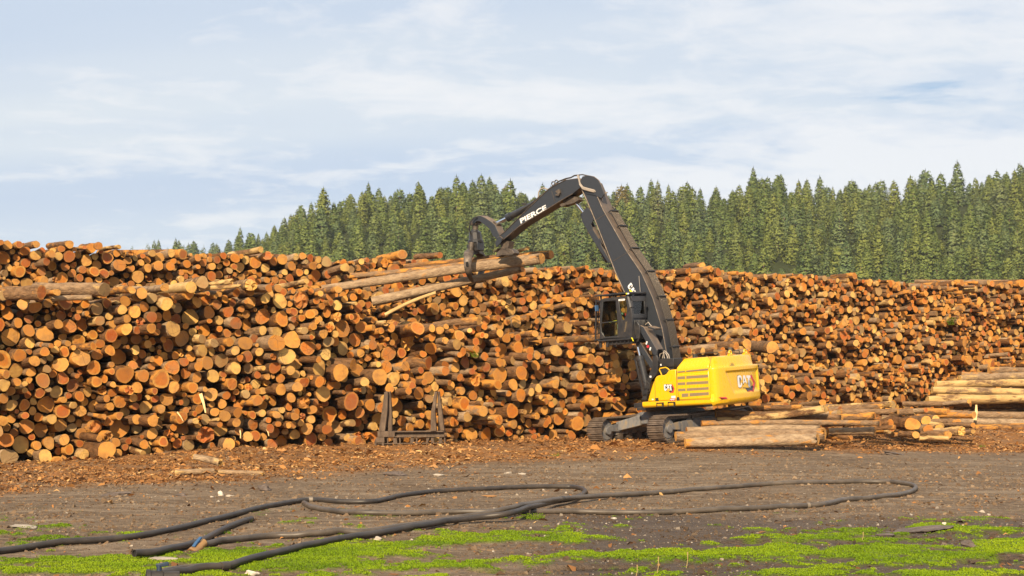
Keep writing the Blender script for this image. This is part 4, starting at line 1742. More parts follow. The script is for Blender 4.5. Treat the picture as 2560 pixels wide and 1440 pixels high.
per = 4 * HL + 2 * math.pi * RW
nsh = int(round(per / pitch))
prof = [(-.098, .0), (.098, .0), (.098, .024), (.062, .024), (.056, .052), (.040, .052), (.034, .024), (-.012, .024), (-.018, .046), (-.032, .046), (-.038, .024), (-.078, .024), (-.082, .055), (-.098, .055)]
smb = MB()
smb.slab([(x, -.325, -z) for x, z in prof], [(x, .325, -z) for x, z in prof])
shoe_mesh = None
for sy in (-1, 1):
    mb = MB()
    ucs(mb, [(-1.62, .24), (1.62, .24), (1.62, .50), (1.30, .62), (-1.30, .62), (-1.62, .50)], sy * 1.34 - .22, sy * 1.34 + .22)
    ucs(mb, [(-1.1, .62), (1.1, .62), (.9, .68), (-.9, .68)], sy * 1.34 - .12, sy * 1.34 + .12)
    for q_ in (-1, 1):   # yokes reaching to the wheels
        ucs(mb, [(q_ * 1.5, .34), (q_ * 2.08, .40), (q_ * 2.12, .56), (q_ * 1.5, .62)], sy * 1.34 - .27, sy * 1.34 - .20)
        ucs(mb, [(q_ * 1.5, .34), (q_ * 2.08, .40), (q_ * 2.12, .56), (q_ * 1.5, .62)], sy * 1.34 + .20, sy * 1.34 + .27)
    trk = part('track', mb, M_FRAME, bevel=.012)
    for q_ in (-1, 1):
        mb = MB()
        y0 = sy * 1.34
        mb.cyl(uc(q_ * HL, y0 - .16, RW), uc(q_ * HL, y0 + .16, RW), .368, 36)
        mb.cyl(uc(q_ * HL, y0 - .19, RW), uc(q_ * HL, y0 + .19, RW), .30, 30)
        mb.cyl(uc(q_ * HL, y0 - .29, RW), uc(q_ * HL, y0 + .29, RW), .13, 20)
        part('idler_wheel' if q_ > 0 else 'drive_sprocket', mb, M_FRAME, trk, .008)
    for k in range(7):
        mb = MB()
        x = -1.44 + .48 * k
        mb.cyl(uc(x, sy * 1.34 - .24, .17), uc(x, sy * 1.34 + .24, .17), .13, 16)
        part('roller', mb, M_WORN, trk, 0)
    for k in range(2):
        mb = MB()
        x = -.7 + 1.4 * k
        mb.cyl(uc(x, sy * 1.34 - .18, .71), uc(x, sy * 1.34 + .18, .71), .065, 14)
        part('carrier_roller', mb, M_WORN, trk, 0)
    mb = MB()
    ring = []
    for k in range(96):
        x, z, a = track_point(per * k / 96)
        ring.append((x, z, a))
    for side in (-.11, .11):
        rr = [[uc(x - math.sin(a) * t, sy * 1.34 + side + w_, z + math.cos(a) * t) for t, w_ in ((.0, -.035), (.10, -.035), (.10, .035), (.0, .035))] for x, z, a in ring]
        rr.append(rr[0])
        mb.loft(rr, caps=False)
    part('chain', mb, M_WORN, trk, 0)
    for k in range(nsh):
        x, z, a = track_point(per * (k + .5) / nsh)
        if shoe_mesh is None:
            so = smb.build('track_shoe', M_TRACK, trk, 0)
            shoe_mesh = so.data
        else:
            so = bpy.data.objects.new('track_shoe', shoe_mesh)
            link(so, trk)
        so.matrix_basis = Matrix.Translation(Vector((UOX, UOY, UOZ))) @ Matrix.Rotation(UA, 4, 'Z') @ Matrix.Translation(Vector((x, sy * 1.34, z))) @ Matrix.Rotation(-a, 4, 'Y')

# --- upper body
SK0, SK1 = 1.06, 1.262
mb = MB()
# turntable plate and skirt with a rounded lower edge
prof = [(SK0 + .06, 1.5), (SK1, 1.5), (SK1, -1.5), (SK0 + .06, -1.5), (SK0, -1.44), (SK0, 1.44)]
mb.slab([(-.52, l, u) for u, l in prof], [(-3.16, l, u) for u, l in prof])
body = part('house', mb, M_YEL, bevel=.025)
mb = MB()
mb.box((-1.3, 0, 1.02), (2.6, 2.1, .10))
mb.box((-.05, -.1, 1.12), (1.1, 1.1, .16))
part('turntable_plate', mb, M_CAB)

# left front compartment
sidep = [(1619, 1004), (1623, 988), (1631, 962), (1637, 947), (1641, 941), (1647, 938.5), (1660, 938), (1666, 934), (1671, 927), (1677, 924.5), (1689.5, 923.5)]
P3 = [loc(x, y, 1.5) for x, y in sidep]
pr = [(p[0], p[2]) for p in P3] + [(P3[-1][0], SK1 + .004), ]
pr[0] = (pr[0][0], SK1 + .004)
mb = MB()
mb.slab([(f, 1.5, u) for f, u in pr], [(f, .62, u) for f, u in pr])
fr = part('front_compartment', mb, M_YEL, bevel=.03)
f_split = P3[-1][0]
mb = MB()
mb.slab([(f, -.62, u) for f, u in pr], [(f, -1.5, u) for f, u in pr])
part('front_compartment', mb, M_YEL, bevel=.03)

# engine hood
HB = 2.235
mb = MB()
rings = []
for u, li, ff in ((SK1 + .004, 1.5, f_split - .012), (HB - .17, 1.5, f_split - .012), (HB - .15, 1.485, f_split - .012), (HB, 1.485, f_split - .012), (HB + .085, 1.47, f_split - .03), (2.575, 1.235, f_split - .17), (2.60, 1.19, f_split - .22)):
    rings.append([(-3.155, li, u), (ff, li, u), (ff, -li, u), (-3.155, -li, u)])
mb.loft(rings)
hood = part('engine_hood', mb, M_YEL, bevel=.02)

# louvred openings in the side door
GR = [[(1693.5, 928.5), (1770, 921), (1770, 925), (1693.5, 931.5)], [(1693.5, 941.5), (1770.5, 936.5), (1770.5, 943.5), (1693.5, 948.5)], [(1693.8, 956.5), (1770.8, 952.2), (1770.8, 959.2), (1693.8, 963.2)],
      [(1694.6, 972), (1771.4, 967.5), (1772, 974), (1695.4, 978.6)], [(1704.5, 984), (1772, 980.2), (1772, 987.4), (1704.5, 992.8)]]
for gq in GR:
    A = [loc(x, y, 1.502) for x, y in gq]
    mb = MB()
    B = [np.array([a[0], 1.488, a[2]]) for a in A]
    A2_ = [np.array([a[0], 1.5035, a[2]]) for a in A]
    mb.slab(A2_, B, 0)
    # fine slats standing proud of the mesh, one frame bar near the front
    n_s = 22
    for k in range(1, n_s):
        t = k / n_s
        p0 = A2_[0] * (1 - t) + A2_[1] * t
        p1 = A2_[3] * (1 - t) + A2_[2] * t
        mb.bar(p0 + np.array([0, .002, 0]), p1 + np.array([0, .002, 0]), .012 if k != 6 else .04, .006, (0, 1, 0), 1 if k == 6 else 0)
    part('vent_grille', mb, [M_GRILLE, M_YEL], hood, 0, 0)
# door seams
for pts in ([(1690.6, 925), (1692.4, 1001)], [(1691, 1001.5), (1776, 997.5)], [(1637, 950), (1638.5, 1003)]):
    mb = MB()
    mb.bar(loc(*pts[0], 1.501), loc(*pts[1], 1.501), .012, .006, (0, 1, 0))
    part('door_seam', mb, M_BLACKP, hood if pts[0][0] > 1680 else fr, 0, 0)
# latches
for x, y in ((1643, 998.5), (1695.5, 996.5)):
    mb = MB()
    c = loc(x, y, 1.5)
    mb.box((c[0], 1.505, c[2]), (.11, .022, .10))
    part('door_latch', mb, M_RUB, hood if x > 1680 else fr, .006)
mb = MB()
c = loc(1632, 998.5, 1.5)
mb.box((c[0], 1.503, c[2]), (.06, .01, .04))
part('sticker', mb, M_WHITE, fr, 0)
# step loops with black clamps
for x0, x1, y0, y1 in ((1641.5, 1657, 1007.5, 1017), (1670, 1686, 1005.5, 1016)):
    mb = MB()
    P_ = [loc(x, y, 1.53) for x, y in ((x0, y0), (x0, y1), (x1, y1 - .6), (x1, y0 - .6))]
    mb.tube([P_[0], P_[1], P_[2], P_[3], P_[0]], .014, 6)
    mb.box(P_[3] + (P_[2] - P_[3]) * .25, (.05, .06, .09))
    mb.box(P_[2], (.05, .05, .04))
    part('step', mb, M_RUB, body, 0)
# warning stripes on the skirt's front end
mb = MB()
for k, m_ in enumerate((0, 1, 0)):
    mb.box((-.517, 1.36 - .1 * k, 1.16), (.006, .098, .15), None, m_)
part('warning_stripes', mb, [M_SIGNY, M_BLACKP], body, 0)

# --- counterweight
def cw_plan(t):
    """t from 0 (left front seam) to 1 (right front seam): outline seen from above"""
    pts = [(-3.168, 1.5), (-3.24, 1.5), (-3.31, 1.482), (-3.375, 1.43), (-3.42, 1.34), (-3.455, 1.2), (-3.50, .9), (-3.535, .5), (-3.548, 0)]
    pts = pts + [(f, -l) for f, l in pts[-2::-1]]
    P_ = np.array(pts)
    d = np.concatenate([[0], np.cumsum(np.linalg.norm(np.diff(P_, axis=0), axis=1))])
    s = t * d[-1]
    return np.interp(s, d, P_[:, 0]), np.interp(s, d, P_[:, 1])


CWU = [(1.00, .16), (1.03, .09), (1.08, .03), (1.16, 0.0)] + [(1.16 + .035 * k, 0.0) for k in range(1, 30)] + [(2.195, .0), (2.222, .010), (2.236, .035), (2.242, .085), (2.244, .15), (2.262, .165), (2.30, .175), (2.36, .19), (2.42, .205), (2.48, .22), (2.53, .235), (2.565, .255), (2.585, .29), (2.595, .34)]


def cw_recess(l, u):
    if not (1.30 < u < 2.15):
        return 0.0
    lo = -1.28
    hi_ = float(np.interp(u, [1.38, 2.1], [.62, 1.02]))
    a = sstep(1.33, 1.44, u) * sstep(2.10, 2.06, u) * sstep(hi_, hi_ - .10, l) * sstep(lo, lo + .06, l)
    # the lower corner bevel by the reflector
    return float(a) * .060


cols = 72
tt = np.linspace(0, 1, cols)
tt = np.sort(np.concatenate([tt, np.linspace(.03, .2, 18), np.linspace(.8, .97, 12)]))
pf, plan_l = cw_plan(tt)
cols = len(tt)
rings = []
for u, ins in CWU:
    r_ = []
    for k in range(cols):
        f, l = pf[k], plan_l[k]
        w = np.clip((-3.168 - f) / .2, 0, 1)
        f2 = f + ins * w + cw_recess(l, u) * (1 if f < -3.40 else 0)
        l2 = l * (1.5 - ins * .55) / 1.5
        r_.append((f2, l2, u))
    rings.append(r_)
mb = MB()
mb.loft(rings, caps=False, closed=False)
mb.add(rings[-1], [tuple(range(cols))])
mb.add(rings[0], [tuple(range(cols))[::-1]])
mb.add([r[0] for r in rings] + [r[-1] for r in rings], [tuple(range(len(rings))) + tuple(range(2 * len(rings) - 1, len(rings) - 1, -1))])
cw = part('counterweight', mb, M_YEL, bevel=0, smooth=30)


def cw_hit(px, py, off=.004):
    f = -3.5
    for _ in range(8):
        p = loc(px, py, f, 0)
        l, u = p[1], p[2]
        s = np.interp(l, plan_l[::-1], pf[::-1])
        f = s + cw_recess(l, u) - off
    return loc(px, py, f, 0)


def decal(name, layers, mats, mapper, parent, lift):
    """flat print: polygons in drawing units, one layer just above the other"""
    mb = MB()
    for k, (poly, mi) in enumerate(layers):
        mb.add([mapper(x, y, k * lift) for x, y in poly], [tuple(range(len(poly)))], mi)
    return part(name, mb, mats, parent, 0, 0)


E_BACK = [(290, 430), (300, 380), (345, 352), (772, 352), (897, 620), (837, 907), (640, 907), (575, 795), (380, 795), (340, 760), (315, 640)]
E_RED = [(735, 362), (775, 362), (888, 620), (830, 897), (648, 897), (690, 860), (722, 822), (792, 812), (832, 620), (740, 412)]
E_C = [(302, 420), (322, 382), (360, 368), (412, 374), (446, 420), (450, 515), (418, 520), (412, 455), (394, 436), (374, 446), (370, 470), (388, 670), (402, 692), (420, 680), (420, 625), (458, 618), (464, 690), (442, 745), (415, 770), (372, 772), (342, 750), (326, 700)]
E_A = [(490, 372), (556, 372), (622, 655), (556, 580), (492, 664)]
E_AH = [(530, 450), (552, 552), (524, 556)]
E_T = [(592, 372), (728, 372), (740, 450), (702, 456), (738, 780), (690, 742), (660, 690), (642, 456), (606, 450)]
E_TRI = [(555, 602), (685, 772), (450, 772)]
EMB = [(E_BACK, 0), (E_RED, 1), (E_C, 2), (E_A, 2), (E_T, 2), (E_AH, 0), (E_TRI, 3)]
EM_M = [M_BLACKP, M_REDP, M_WHITE, M_GOLD]


def cw_map(x, y, k):
    return cw_hit(1820 + x * .0764, 910 + y * .0764, .004 + k)


decal('emblem', EMB, EM_M, cw_map, cw, .0022)


def side_map(x, y, k):
    return loc(1640 + (410 + (x - 305) * .912) * .0486, 950 + (230 + (y - 368) * .80) * .0486, 1.503 + k)


decal('emblem', EMB, EM_M, side_map, fr, .0022)
# red reflector and yellow notice
mb = MB()
mb.add([cw_hit(x, y, .006) for x, y in ((1796.5, 993.2), (1815, 992.2), (1820, 997.6), (1803, 998.2))], [(0, 1, 2, 3)])
part('reflector', mb, M_REDP, cw, 0, 0)
mb = MB()
A = [loc(x, y, 1.503) for x, y in ((1778.3, 986.5), (1785, 986), (1785.5, 1004.5), (1779, 1005))]
mb.add([(max(a[0], -3.30), 1.503, a[2]) for a in A], [(0, 1, 2, 3)])
A = [loc(x, y, 1.5055) for x, y in ((1780, 992), (1783, 992), (1783, 1000), (1780, 1000))]
mb.add([(max(a[0], -3.28), 1.5055, a[2]) for a in A], [(0, 1, 2, 3)], 1)
part('notice', mb, [M_SIGNY, M_GOLD], cw, 0, 0)


def text_mesh(txt, bold):
    cu = bpy.data.curves.new('t', 'FONT')
    cu.body = txt
    cu.offset = bold
    ob = bpy.data.objects.new('t', cu)
    COL.objects.link(ob)
    dg = bpy.context.evaluated_depsgraph_get()
    me_ = bpy.data.meshes.new_from_object(ob.evaluated_get(dg))
    bpy.data.objects.remove(ob)
    V = np.array([v.co[:] for v in me_.vertices])
    lo, hi2 = V.min(0), V.max(0)
    V = (V - lo) / np.maximum(hi2 - lo, 1e-6)
    return V, [tuple(p.vertices) for p in me_.polygons]


def text_decal(name, txt, quad, lat, m_, parent, bold=.02):
    """lettering laid into the quad BL, BR, TR, TL given in pixels, on the machine plane lat"""
    V, Fc = text_mesh(txt, bold)
    bl, br, tr, tl = [np.array(q_, float) for q_ in quad]
    mb = MB()
    pts = []
    for x, y, _ in V:
        p = bl * (1 - x) * (1 - y) + br * x * (1 - y) + tr * x * y + tl * (1 - x) * y
        pts.append(loc(p[0], p[1], lat))
    mb.add(pts, Fc)
    return part(name, mb, m_, parent, 0, 0)


# number plate: small white card over a red one with white letters
mb = MB()
mb.add([loc(x, y, 1.5025) for x, y in ((1678.2, 990), (1688.2, 989.3), (1688.5, 994.8), (1678.4, 995.4))], [(0, 1, 2, 3)], 0)
mb.add([loc(x, y, 1.5025) for x, y in ((1674.3, 995.8), (1688.6, 995), (1689, 1001.5), (1674.6, 1002.3))], [(0, 1, 2, 3)], 1)
pl = part('number_plate', mb, [M_WHITE, M_REDP], fr, 0, 0)
text_decal('letters', 'AJMJT', [(1675, 1001.2), (1688.3, 1000.5), (1688, 996.2), (1674.8, 996.9)], 1.5045, M_WHITE, fr, .03)

# roof furniture
for x in (1826, 1863.5):
    c = loc(x, 889, .9)
    mb = MB()
    ringp = [(c[0] + math.cos(a) * .0, c[1] + .075 * math.cos(a), 2.67 + .075 * math.sin(a)) for a in np.linspace(0, 6.283, 17)]
    mb.tube(ringp, .026, 8, False)
    mb.box((c[0], c[1], 2.60), (.10, .22, .05))
    part('lifting_eye', mb, M_YEL, cw, 0)
for a_, b_ in (((-2.1, .35, 2.6), (-2.9, .35, 2.6)), ((-3.2, .35, 2.6), (-3.2, -.55, 2.6))):
    a_ = Vector(a_)
    b_ = Vector(b_)
    mb = MB()
    up = Vector((0, 0, .13))
    mb.tube([a_, a_ + up * .8, a_ + up + (b_ - a_) * .04, b_ + up + (a_ - b_) * .04, b_ + up * .8, b_], .014, 6)
    part('handrail', mb, M_RUB, hood, 0)
mb = MB()
mb.tube([loc(x, y, 1.42) for x, y in ((1655, 940), (1652.5, 933), (1648.5, 925), (1650, 921), (1664, 918.5), (1669, 921), (1674, 926))], .02, 8)
part('handrail', mb, M_YEL, fr, 0)
mb = MB()
mb.cyl((-2.15, .6, 2.58), (-2.15, .6, 2.72), .07, 16)
part('air_intake_cap', mb, M_RUB, hood)
mb = MB()
mb.cyl((-2.75, -.75, 2.55), (-2.75, -.75, 2.86), .075, 16)
part('exhaust_pipe', mb, M_WORN, hood)

# --- main boom
BL_ = .35
BOOM_L = [(1452, 468), (1467, 501), (1488, 551), (1538, 679), (1561, 730), (1598, 800), (1628, 872), (1634, 915), (1640, 930)]
BOOM_R = [(1660, 932), (1668, 918), (1666, 880), (1655, 820), (1632, 745), (1604, 683), (1566, 627), (1507, 523), (1484, 470), (1478, 456), (1462, 448), (1452, 456)]
mb = MB()
pslab(mb, BOOM_L + BOOM_R, BL_, -BL_)
boom = part('boom', mb, M_DARK, bevel=.015)
# weld flanges along the two side edges
mb = MB()
for lat in (BL_ + .012, -BL_ - .012):
    mb.tube([loc(x, y, lat) for x, y in BOOM_L[:7]], .022, 6)
    mb.tube([loc(x, y, lat) for x, y in BOOM_R[2:9]], .018, 6)
part('edge_flange', mb, M_WORN, boom, 0)
mb = MB()
for pts in ([(1488, 551.5), (1516, 533.5)], [(1534, 652), (1574, 628)], [(1455, 472), (1482, 463)]):
    a_ = loc(*pts[0], BL_ + .003)
    b_ = loc(*pts[1], BL_ + .003)
    mb.bar(a_, b_, .012, .012, (0, 1, 0))
part('weld_seam', mb, M_WORN, boom, 0)
# head plates at the knee
for lat in (.36, .14, -.10, -.36):
    mb = MB()
    pslab(mb, [(1450, 452), (1456, 441), (1470, 438), (1484, 441), (1496, 450), (1503, 463), (1510, 486), (1503, 496), (1486, 488), (1464, 484), (1453, 470)], lat + .03, lat - .03)
    part('head_plate', mb, M_DARK, boom, .008)
# guard under the boom round the stick cylinder, with two openings
GUARD = [[(1487, 549), (1469, 518), (1461, 524), (1453, 536), (1453, 546), (1456, 556), (1477, 584), (1481, 563)], [(1477, 584), (1456, 556), (1475, 588), (1498, 622), (1501, 612)],
         [(1501, 612), (1498, 622), (1513, 646), (1519, 655), (1528, 655), (1515, 622)], [(1487, 549), (1481, 563), (1477, 556)]]
for lat in (.27, -.27):
    mb = MB()
    pslab(mb, [(1489, 553), (1478, 530), (1470, 518), (1462, 523), (1454, 534), (1453, 545), (1457, 557), (1470, 580), (1482, 573), (1477, 561), (1484, 550)], lat + .025, lat - .025)
    pslab(mb, [(1470, 580), (1482, 573), (1497, 598), (1500, 594), (1508, 614), (1501, 602), (1503, 614), (1512, 630), (1530, 660), (1519, 655), (1498, 625)], lat + .025, lat - .025)
    part('cylinder_guard', mb, M_DARK, boom, .006)
mb = MB()
p0 = loc(1437, 503, 0)
p1 = loc(1459, 531, 0)
p2 = loc(1522, 650, 0)
mb.cyl(p0, p1 + (p1 - p0) * .6, .055, 16)
part('stick_cylinder_rod', mb, M_CHROME, boom, 0)
mb = MB()
mb.cyl(loc(1460, 533, 0), p2, .15, 20)
part('stick_cylinder', mb, M_DARK, boom, 0)
# steel lines along the back of the boom and their clamps
bp = [loc(x, y, BL_) for x, y in ((1511, 528), (1534, 570), (1566, 627), (1604, 683), (1632, 745), (1655, 820), (1666, 880), (1669, 905))]
bpf = [(p[0], p[2]) for p in bp]


def boom_back(i, out):
    a_ = np.array(bpf[max(i - 1, 0)])
    b_ = np.array(bpf[min(i + 1, len(bpf) - 1)])
    d = b_ - a_
    d = d / np.linalg.norm(d)
    n_o = np.array([d[1], -d[0]])
    if n_o[0] > 0:
        n_o = -n_o
    q_ = np.array(bpf[i]) + n_o * out
    return q_


for k in range(6):
    lat = .10 - .084 * k
    mb = MB()
    path = [(boom_back(i, .10)[0], lat, boom_back(i, .10)[1]) for i in range(len(bpf))]
    mb.tube(path, .022, 8)
    part('hydraulic_line', mb, M_PIPE, boom, 0)
for fr_ in ((0, .05), (0, .95), (1, .95), (2, .98), (3, .98), (4, .75), (5, .8)):
    i, t = fr_
    a_ = boom_back(i, .135) * (1 - t) + boom_back(i + 1, .135) * t
    a2 = boom_back(i, .0) * (1 - t) + boom_back(i + 1, .0) * t
    mb = MB()
    mb.bar((a_[0], .13, a_[1]), (a_[0], -.36, a_[1]), .05, .03)
    for l in (.12, -.35):
        mb.bar((a_[0], l, a_[1]), (a2[0], l, a2[1]), .03, .03)
    part('line_clamp', mb, M_CAB, boom, 0)
# soft hoses looping over the knee
for k in range(4):
    o_ = .05 * k
    mb = MB()
    pth = [loc(1444 + k, 439 - k * .5, .12 - o_), loc(1447.5, 449, .30 - o_ * .5), loc(1450, 459 + k, .42 + o_ * .3), loc(1457, 468 + k * 1.3, .46), loc(1470, 472 + k * 1.3, .46), loc(1484, 475.5 + k * 1.3, .42), loc(1496, 484 + k, .30 - o_), loc(1504, 496, .16 - o_), loc(1508, 512, .08 - .078 * k), loc(1511, 524, .08 - .078 * k)]
    mb.tube(pth, .030, 8)
    part('hose', mb, M_HOSE, boom, 0)
for k in range(3):
    mb = MB()
    pth = [loc(1443, 438, .05 - .1 * k), loc(1456, 436.5, .0 - .1 * k), loc(1476, 441, -.05 - .1 * k), loc(1492, 452, -.1 - .09 * k), loc(1502, 470, -.14 - .08 * k), loc(1510, 500, -.18 - .07 * k), loc(1513, 524, -.20 - .065 * k)]
    mb.tube(pth, .022, 8)
    part('hose', mb, M_PIPE, boom, 0)
mb = MB()
mb.tube([loc(1514, 498, -.30), loc(1513, 486, -.30), loc(1515.5, 481, -.30), loc(1518, 482, -.30)], .03, 8)
part('hose', mb, M_HOSE, boom, 0)
c = loc(1533, 522, -.32)
mb = MB()
mb.tube([(c[0] + .06 * math.cos(a), c[1], c[2] + .06 * math.sin(a)) for a in np.linspace(0, 6.283, 13)], .018, 6, False)
part('lifting_eye', mb, M_DARK, boom, 0)


def boom_map(x, y, k):
    # reading downwards along the boom
    ax = np.array([200, 400]) / 433 * (x - 305)
    ay = np.array([150, -125]) / 407 * (775 - y)
    p = np.array([398, 352]) + ax + ay
    return loc(1540 + p[0] * .0694, 690 + p[1] * .0694, BL_ + .004 + k)


decal('emblem', [(E_C, 0), (E_A, 0), (E_T, 0), (E_TRI, 1)], [M_WHITE, M_SIGNY], boom_map, boom, .002)

# --- stick
SL = .29
STICK = [(1451, 469), (1432, 484), (1400, 503), (1356, 530), (1299, 565), (1262, 596), (1248, 606), (1242, 602), (1242, 594), (1249, 589), (1262, 579), (1309, 532), (1356, 487), (1372, 472), (1387, 463), (1415, 449), (1443, 445), (1453, 452)]
mb = MB()
pslab(mb, STICK, SL, -SL)
stick = part('stick', mb, M_DARK, bevel=.015)
mb = MB()
for lat in (SL + .01, -SL - .01):
    mb.tube([loc(x, y, lat) for x, y in STICK[1:7]], .020, 6)
    mb.tube([loc(x, y, lat) for x, y in STICK[9:16]], .016, 6)
part('edge_flange', mb, M_WORN, stick, 0)
mb = MB()
for pts in ([(1379, 477), (1387, 504)], [(1279, 570), (1284, 583)]):
    mb.bar(loc(*pts[0], SL + .003), loc(*pts[1], SL + .003), .012, .01, (0, 1, 0))
part('weld_seam', mb, M_WORN, stick, 0)
text_decal('lettering', 'PIERCE', [(1302, 559.2), (1367, 524), (1364, 511.5), (1299, 547.3)], SL + .005, M_WHITE, stick, .035)
mb = MB()
pslab(mb, [(1388, 478), (1397, 472), (1399, 482), (1396, 490), (1386, 488), (1392, 484)], SL + .10, SL)
part('bracket', mb, M_WORN, stick, .006)
mb = MB()
pslab(mb, [(1442, 492), (1428, 491), (1413, 500), (1404, 512), (1420, 512), (1436, 507), (1446, 500)], .16, -.16)
part('cylinder_lug', mb, M_WORN, stick, .008)
mb = MB()
pslab(mb, [(1401, 508), (1410, 508), (1412, 514), (1404, 517), (1399, 513)], .2, -.2)
part('pipe_clamp', mb, M_WORN, stick, .006)
# heel cylinder on top of the stick
mb = MB()
mb.cyl(loc(1236, 561, .0), loc(1272, 543.5, .0), .065, 18)
part('tilt_cylinder_rod', mb, M_CHROME, stick, 0)
mb = MB()
mb.cyl(loc(1270, 544, 0), loc(1340, 508, 0), .125, 20)
mb.cyl(loc(1269, 545, 0), loc(1278, 540, 0), .155, 20)
mb.box(loc(1347, 503, 0), (.35, .16, .22))
mb.box(loc(1312, 519, .0) + np.array([0, 0, .14]), (.18, .08, .06), None)
part('tilt_cylinder', mb, M_CAB, stick, 0)
mb = MB()
mb.tube([loc(x, y, .1) for x, y in ((1330, 512), (1343, 503), (1346, 490), (1347, 480), (1352, 472), (1360, 470), (1368, 473), (1373, 476))], .026, 8)
part('hose', mb, M_HOSE, stick, 0)
mb = MB()
mb.tube([loc(x, y, -.05) for x, y in ((1376, 470), (1388, 460), (1398, 453), (1415, 446.5), (1427, 444), (1436, 439), (1444, 438))], .028, 8)
mb.tube([loc(x, y, .12) for x, y in ((1300, 527), (1330, 508), (1352, 489), (1375, 470))], .024, 8)
part('hose', mb, M_PIPE, stick, 0)
for x, y in ((1383, 459), (1391, 455)):
    c = loc(x, y, .0)
    mb = MB()
    mb.tube([(c[0] + .07 * math.cos(a), c[1], c[2] + .07 * math.sin(a)) for a in np.linspace(0, 6.283, 13)], .022, 6, False)
    part('lifting_eye', mb, M_DARK, stick, 0)
# heel: neck and toothed pad that presses on the logs
mb = MB()
pslab(mb, [(1247, 603), (1254, 598), (1273, 604), (1269, 622), (1254, 622)], .16, -.16)
c0 = [(1238, 640), (1243, 631), (1250, 624), (1260, 620.5), (1272, 621), (1281, 626), (1285, 633), (1281, 637), (1268, 637.5), (1252, 638), (1243, 643)]
pslab(mb, c0, .17, -.17)
for k in range(9):
    a_ = loc(1242 + k * 4.6, 630 - 9 * math.sin((k + .5) / 9 * math.pi), .0)
    mb.bar(a_ + np.array([0, .19, 0]), a_ + np.array([0, -.19, 0]), .05, .05)
part('heel_pad', mb, M_WORN, stick, .008)
mb = MB()
for lat in (.33, -.33):
    pslab(mb, [(1240, 619), (1238, 609), (1243, 594), (1249, 590), (1256, 596), (1252, 606)], lat + .03, lat - .03)
part('heel_bracket', mb, M_DARK, stick, .006)

# --- tilting jib with the grapple
JL = .20
JIB = [(1249, 590), (1241, 597), (1232, 590), (1224, 573), (1211, 562), (1198, 553), (1192, 553), (1188, 556), (1185, 560), (1180, 558), (1181, 551), (1185, 545), (1192, 540), (1201, 538.5), (1216, 546), (1229, 555), (1238, 563)]
mb = MB()
pslab(mb, JIB, JL, -JL)
jib = part('jib', mb, M_DARK, bevel=.012)
mb = MB()
pslab(mb, [(1226, 558), (1234, 553), (1243, 560), (1240, 568), (1248, 583), (1244, 588), (1234, 570)], .14, -.14)
part('rod_lug', mb, M_WORN, jib, .006)
for k in range(4):
    mb = MB()
    l_ = .26 - .17 * k
    mb.tube([loc(1193, 542, l_), loc(1184, 545.5, l_ * 1.2), loc(1176.5, 555, l_ * 1.3), loc(1173.5, 568, l_ * 1.3), loc(1175, 580, l_ * 1.1), loc(1179, 590, l_ * .8)], .026, 8)
    part('hose', mb, M_RUB, jib, 0)
mb = MB()
mb.cyl(loc(1188, 553, .0), loc(1188, 578, .0), .115, 16)
mb.box(loc(1188, 557, 0), (.30, .30, .16))
gp = part('grapple', mb, M_WORN, bevel=.008)
cg = loc(1188, 590, 0)


def gz(py):
    return loc(1188, py, 0)[2]


mb = MB()
rings = []
for py, rr in ((574, .13), (579, .17), (582, .24), (599, .25), (600.5, .30), (607, .30), (608, .25), (616, .24)):
    z_ = gz(py)
    rings.append([(cg[0] + rr * math.cos(a), cg[1] + rr * math.sin(a), z_) for a in np.linspace(0, 2 * math.pi, 11)[:-1]])
mb.loft(rings)
part('rotator', mb, M_CAB, gp, .006, 20)
mb = MB()
mb.box((cg[0] - .10, cg[1], (gz(606) + gz(628)) / 2), (.28, .4, gz(606) - gz(628)))
mb.box((cg[0] + .18, cg[1] + .1, (gz(610) + gz(636)) / 2), (.22, .16, gz(610) - gz(636)))
part('grapple_head', mb, M_CAB, gp, .012)
mb = MB()
mb.cyl(loc(1179, 606, .30), loc(1176, 636, .35), .10, 16)
part('claw_cylinder', mb, M_WORN, gp, 0)


def claw(path, name, thick):
    """curved tapering claw: path of (px, py, depth, width px)"""
    rings = []
    n_ = len(path)
    C_ = [at_depth(p[0], p[1], p[2]) for p in path]
    for k, p in enumerate(path):
        d = C_[min(k + 1, n_ - 1)] - C_[max(k - 1, 0)]
        d /= np.linalg.norm(d)
        wv = np.array([1.0, 0, 0]) - d * d[0]
        wv /= np.linalg.norm(wv)
        tv = np.cross(d, wv)
        w_ = p[3] / 2 / FPX * p[2]
        t_ = thick * (1 - .6 * k / (n_ - 1)) / 2
        rings.append([w2m(C_[k] + wv * a * w_ + tv * b * t_) for a, b in ((-1, -.6), (-.6, -1), (.6, -1), (1, -.6), (1, .6), (.6, 1), (-.6, 1), (-1, .6))])
    mb = MB()
    mb.loft(rings)
    return part(name, mb, M_WORN, gp, 0, 40)


claw([(1176, 628, 53.45, 16), (1172, 633, 53.0, 24), (1170, 642, 52.75, 22), (1169, 654, 52.65, 20), (1169, 666, 52.62, 18), (1171, 678, 52.7, 16), (1174, 689, 52.95, 13), (1178, 698, 53.3, 10), (1182, 704, 53.7, 6)], 'claw', .22)
claw([(1190, 628, 53.9, 16), (1199, 634, 54.5, 20), (1206, 645, 54.9, 20), (1208, 658, 55.0, 18), (1206, 672, 54.9, 16), (1201, 686, 54.6, 13), (1196, 698, 54.2, 8)], 'claw', .22)
# near-black block for the shade in a slot of the near claw
mb = MB()
mb.box(w2m(at_depth(1167.5, 660, 52.53)), (.09, .05, .16))
part('slot_shade', mb, M_HOLE_SHADE, gp, 0)

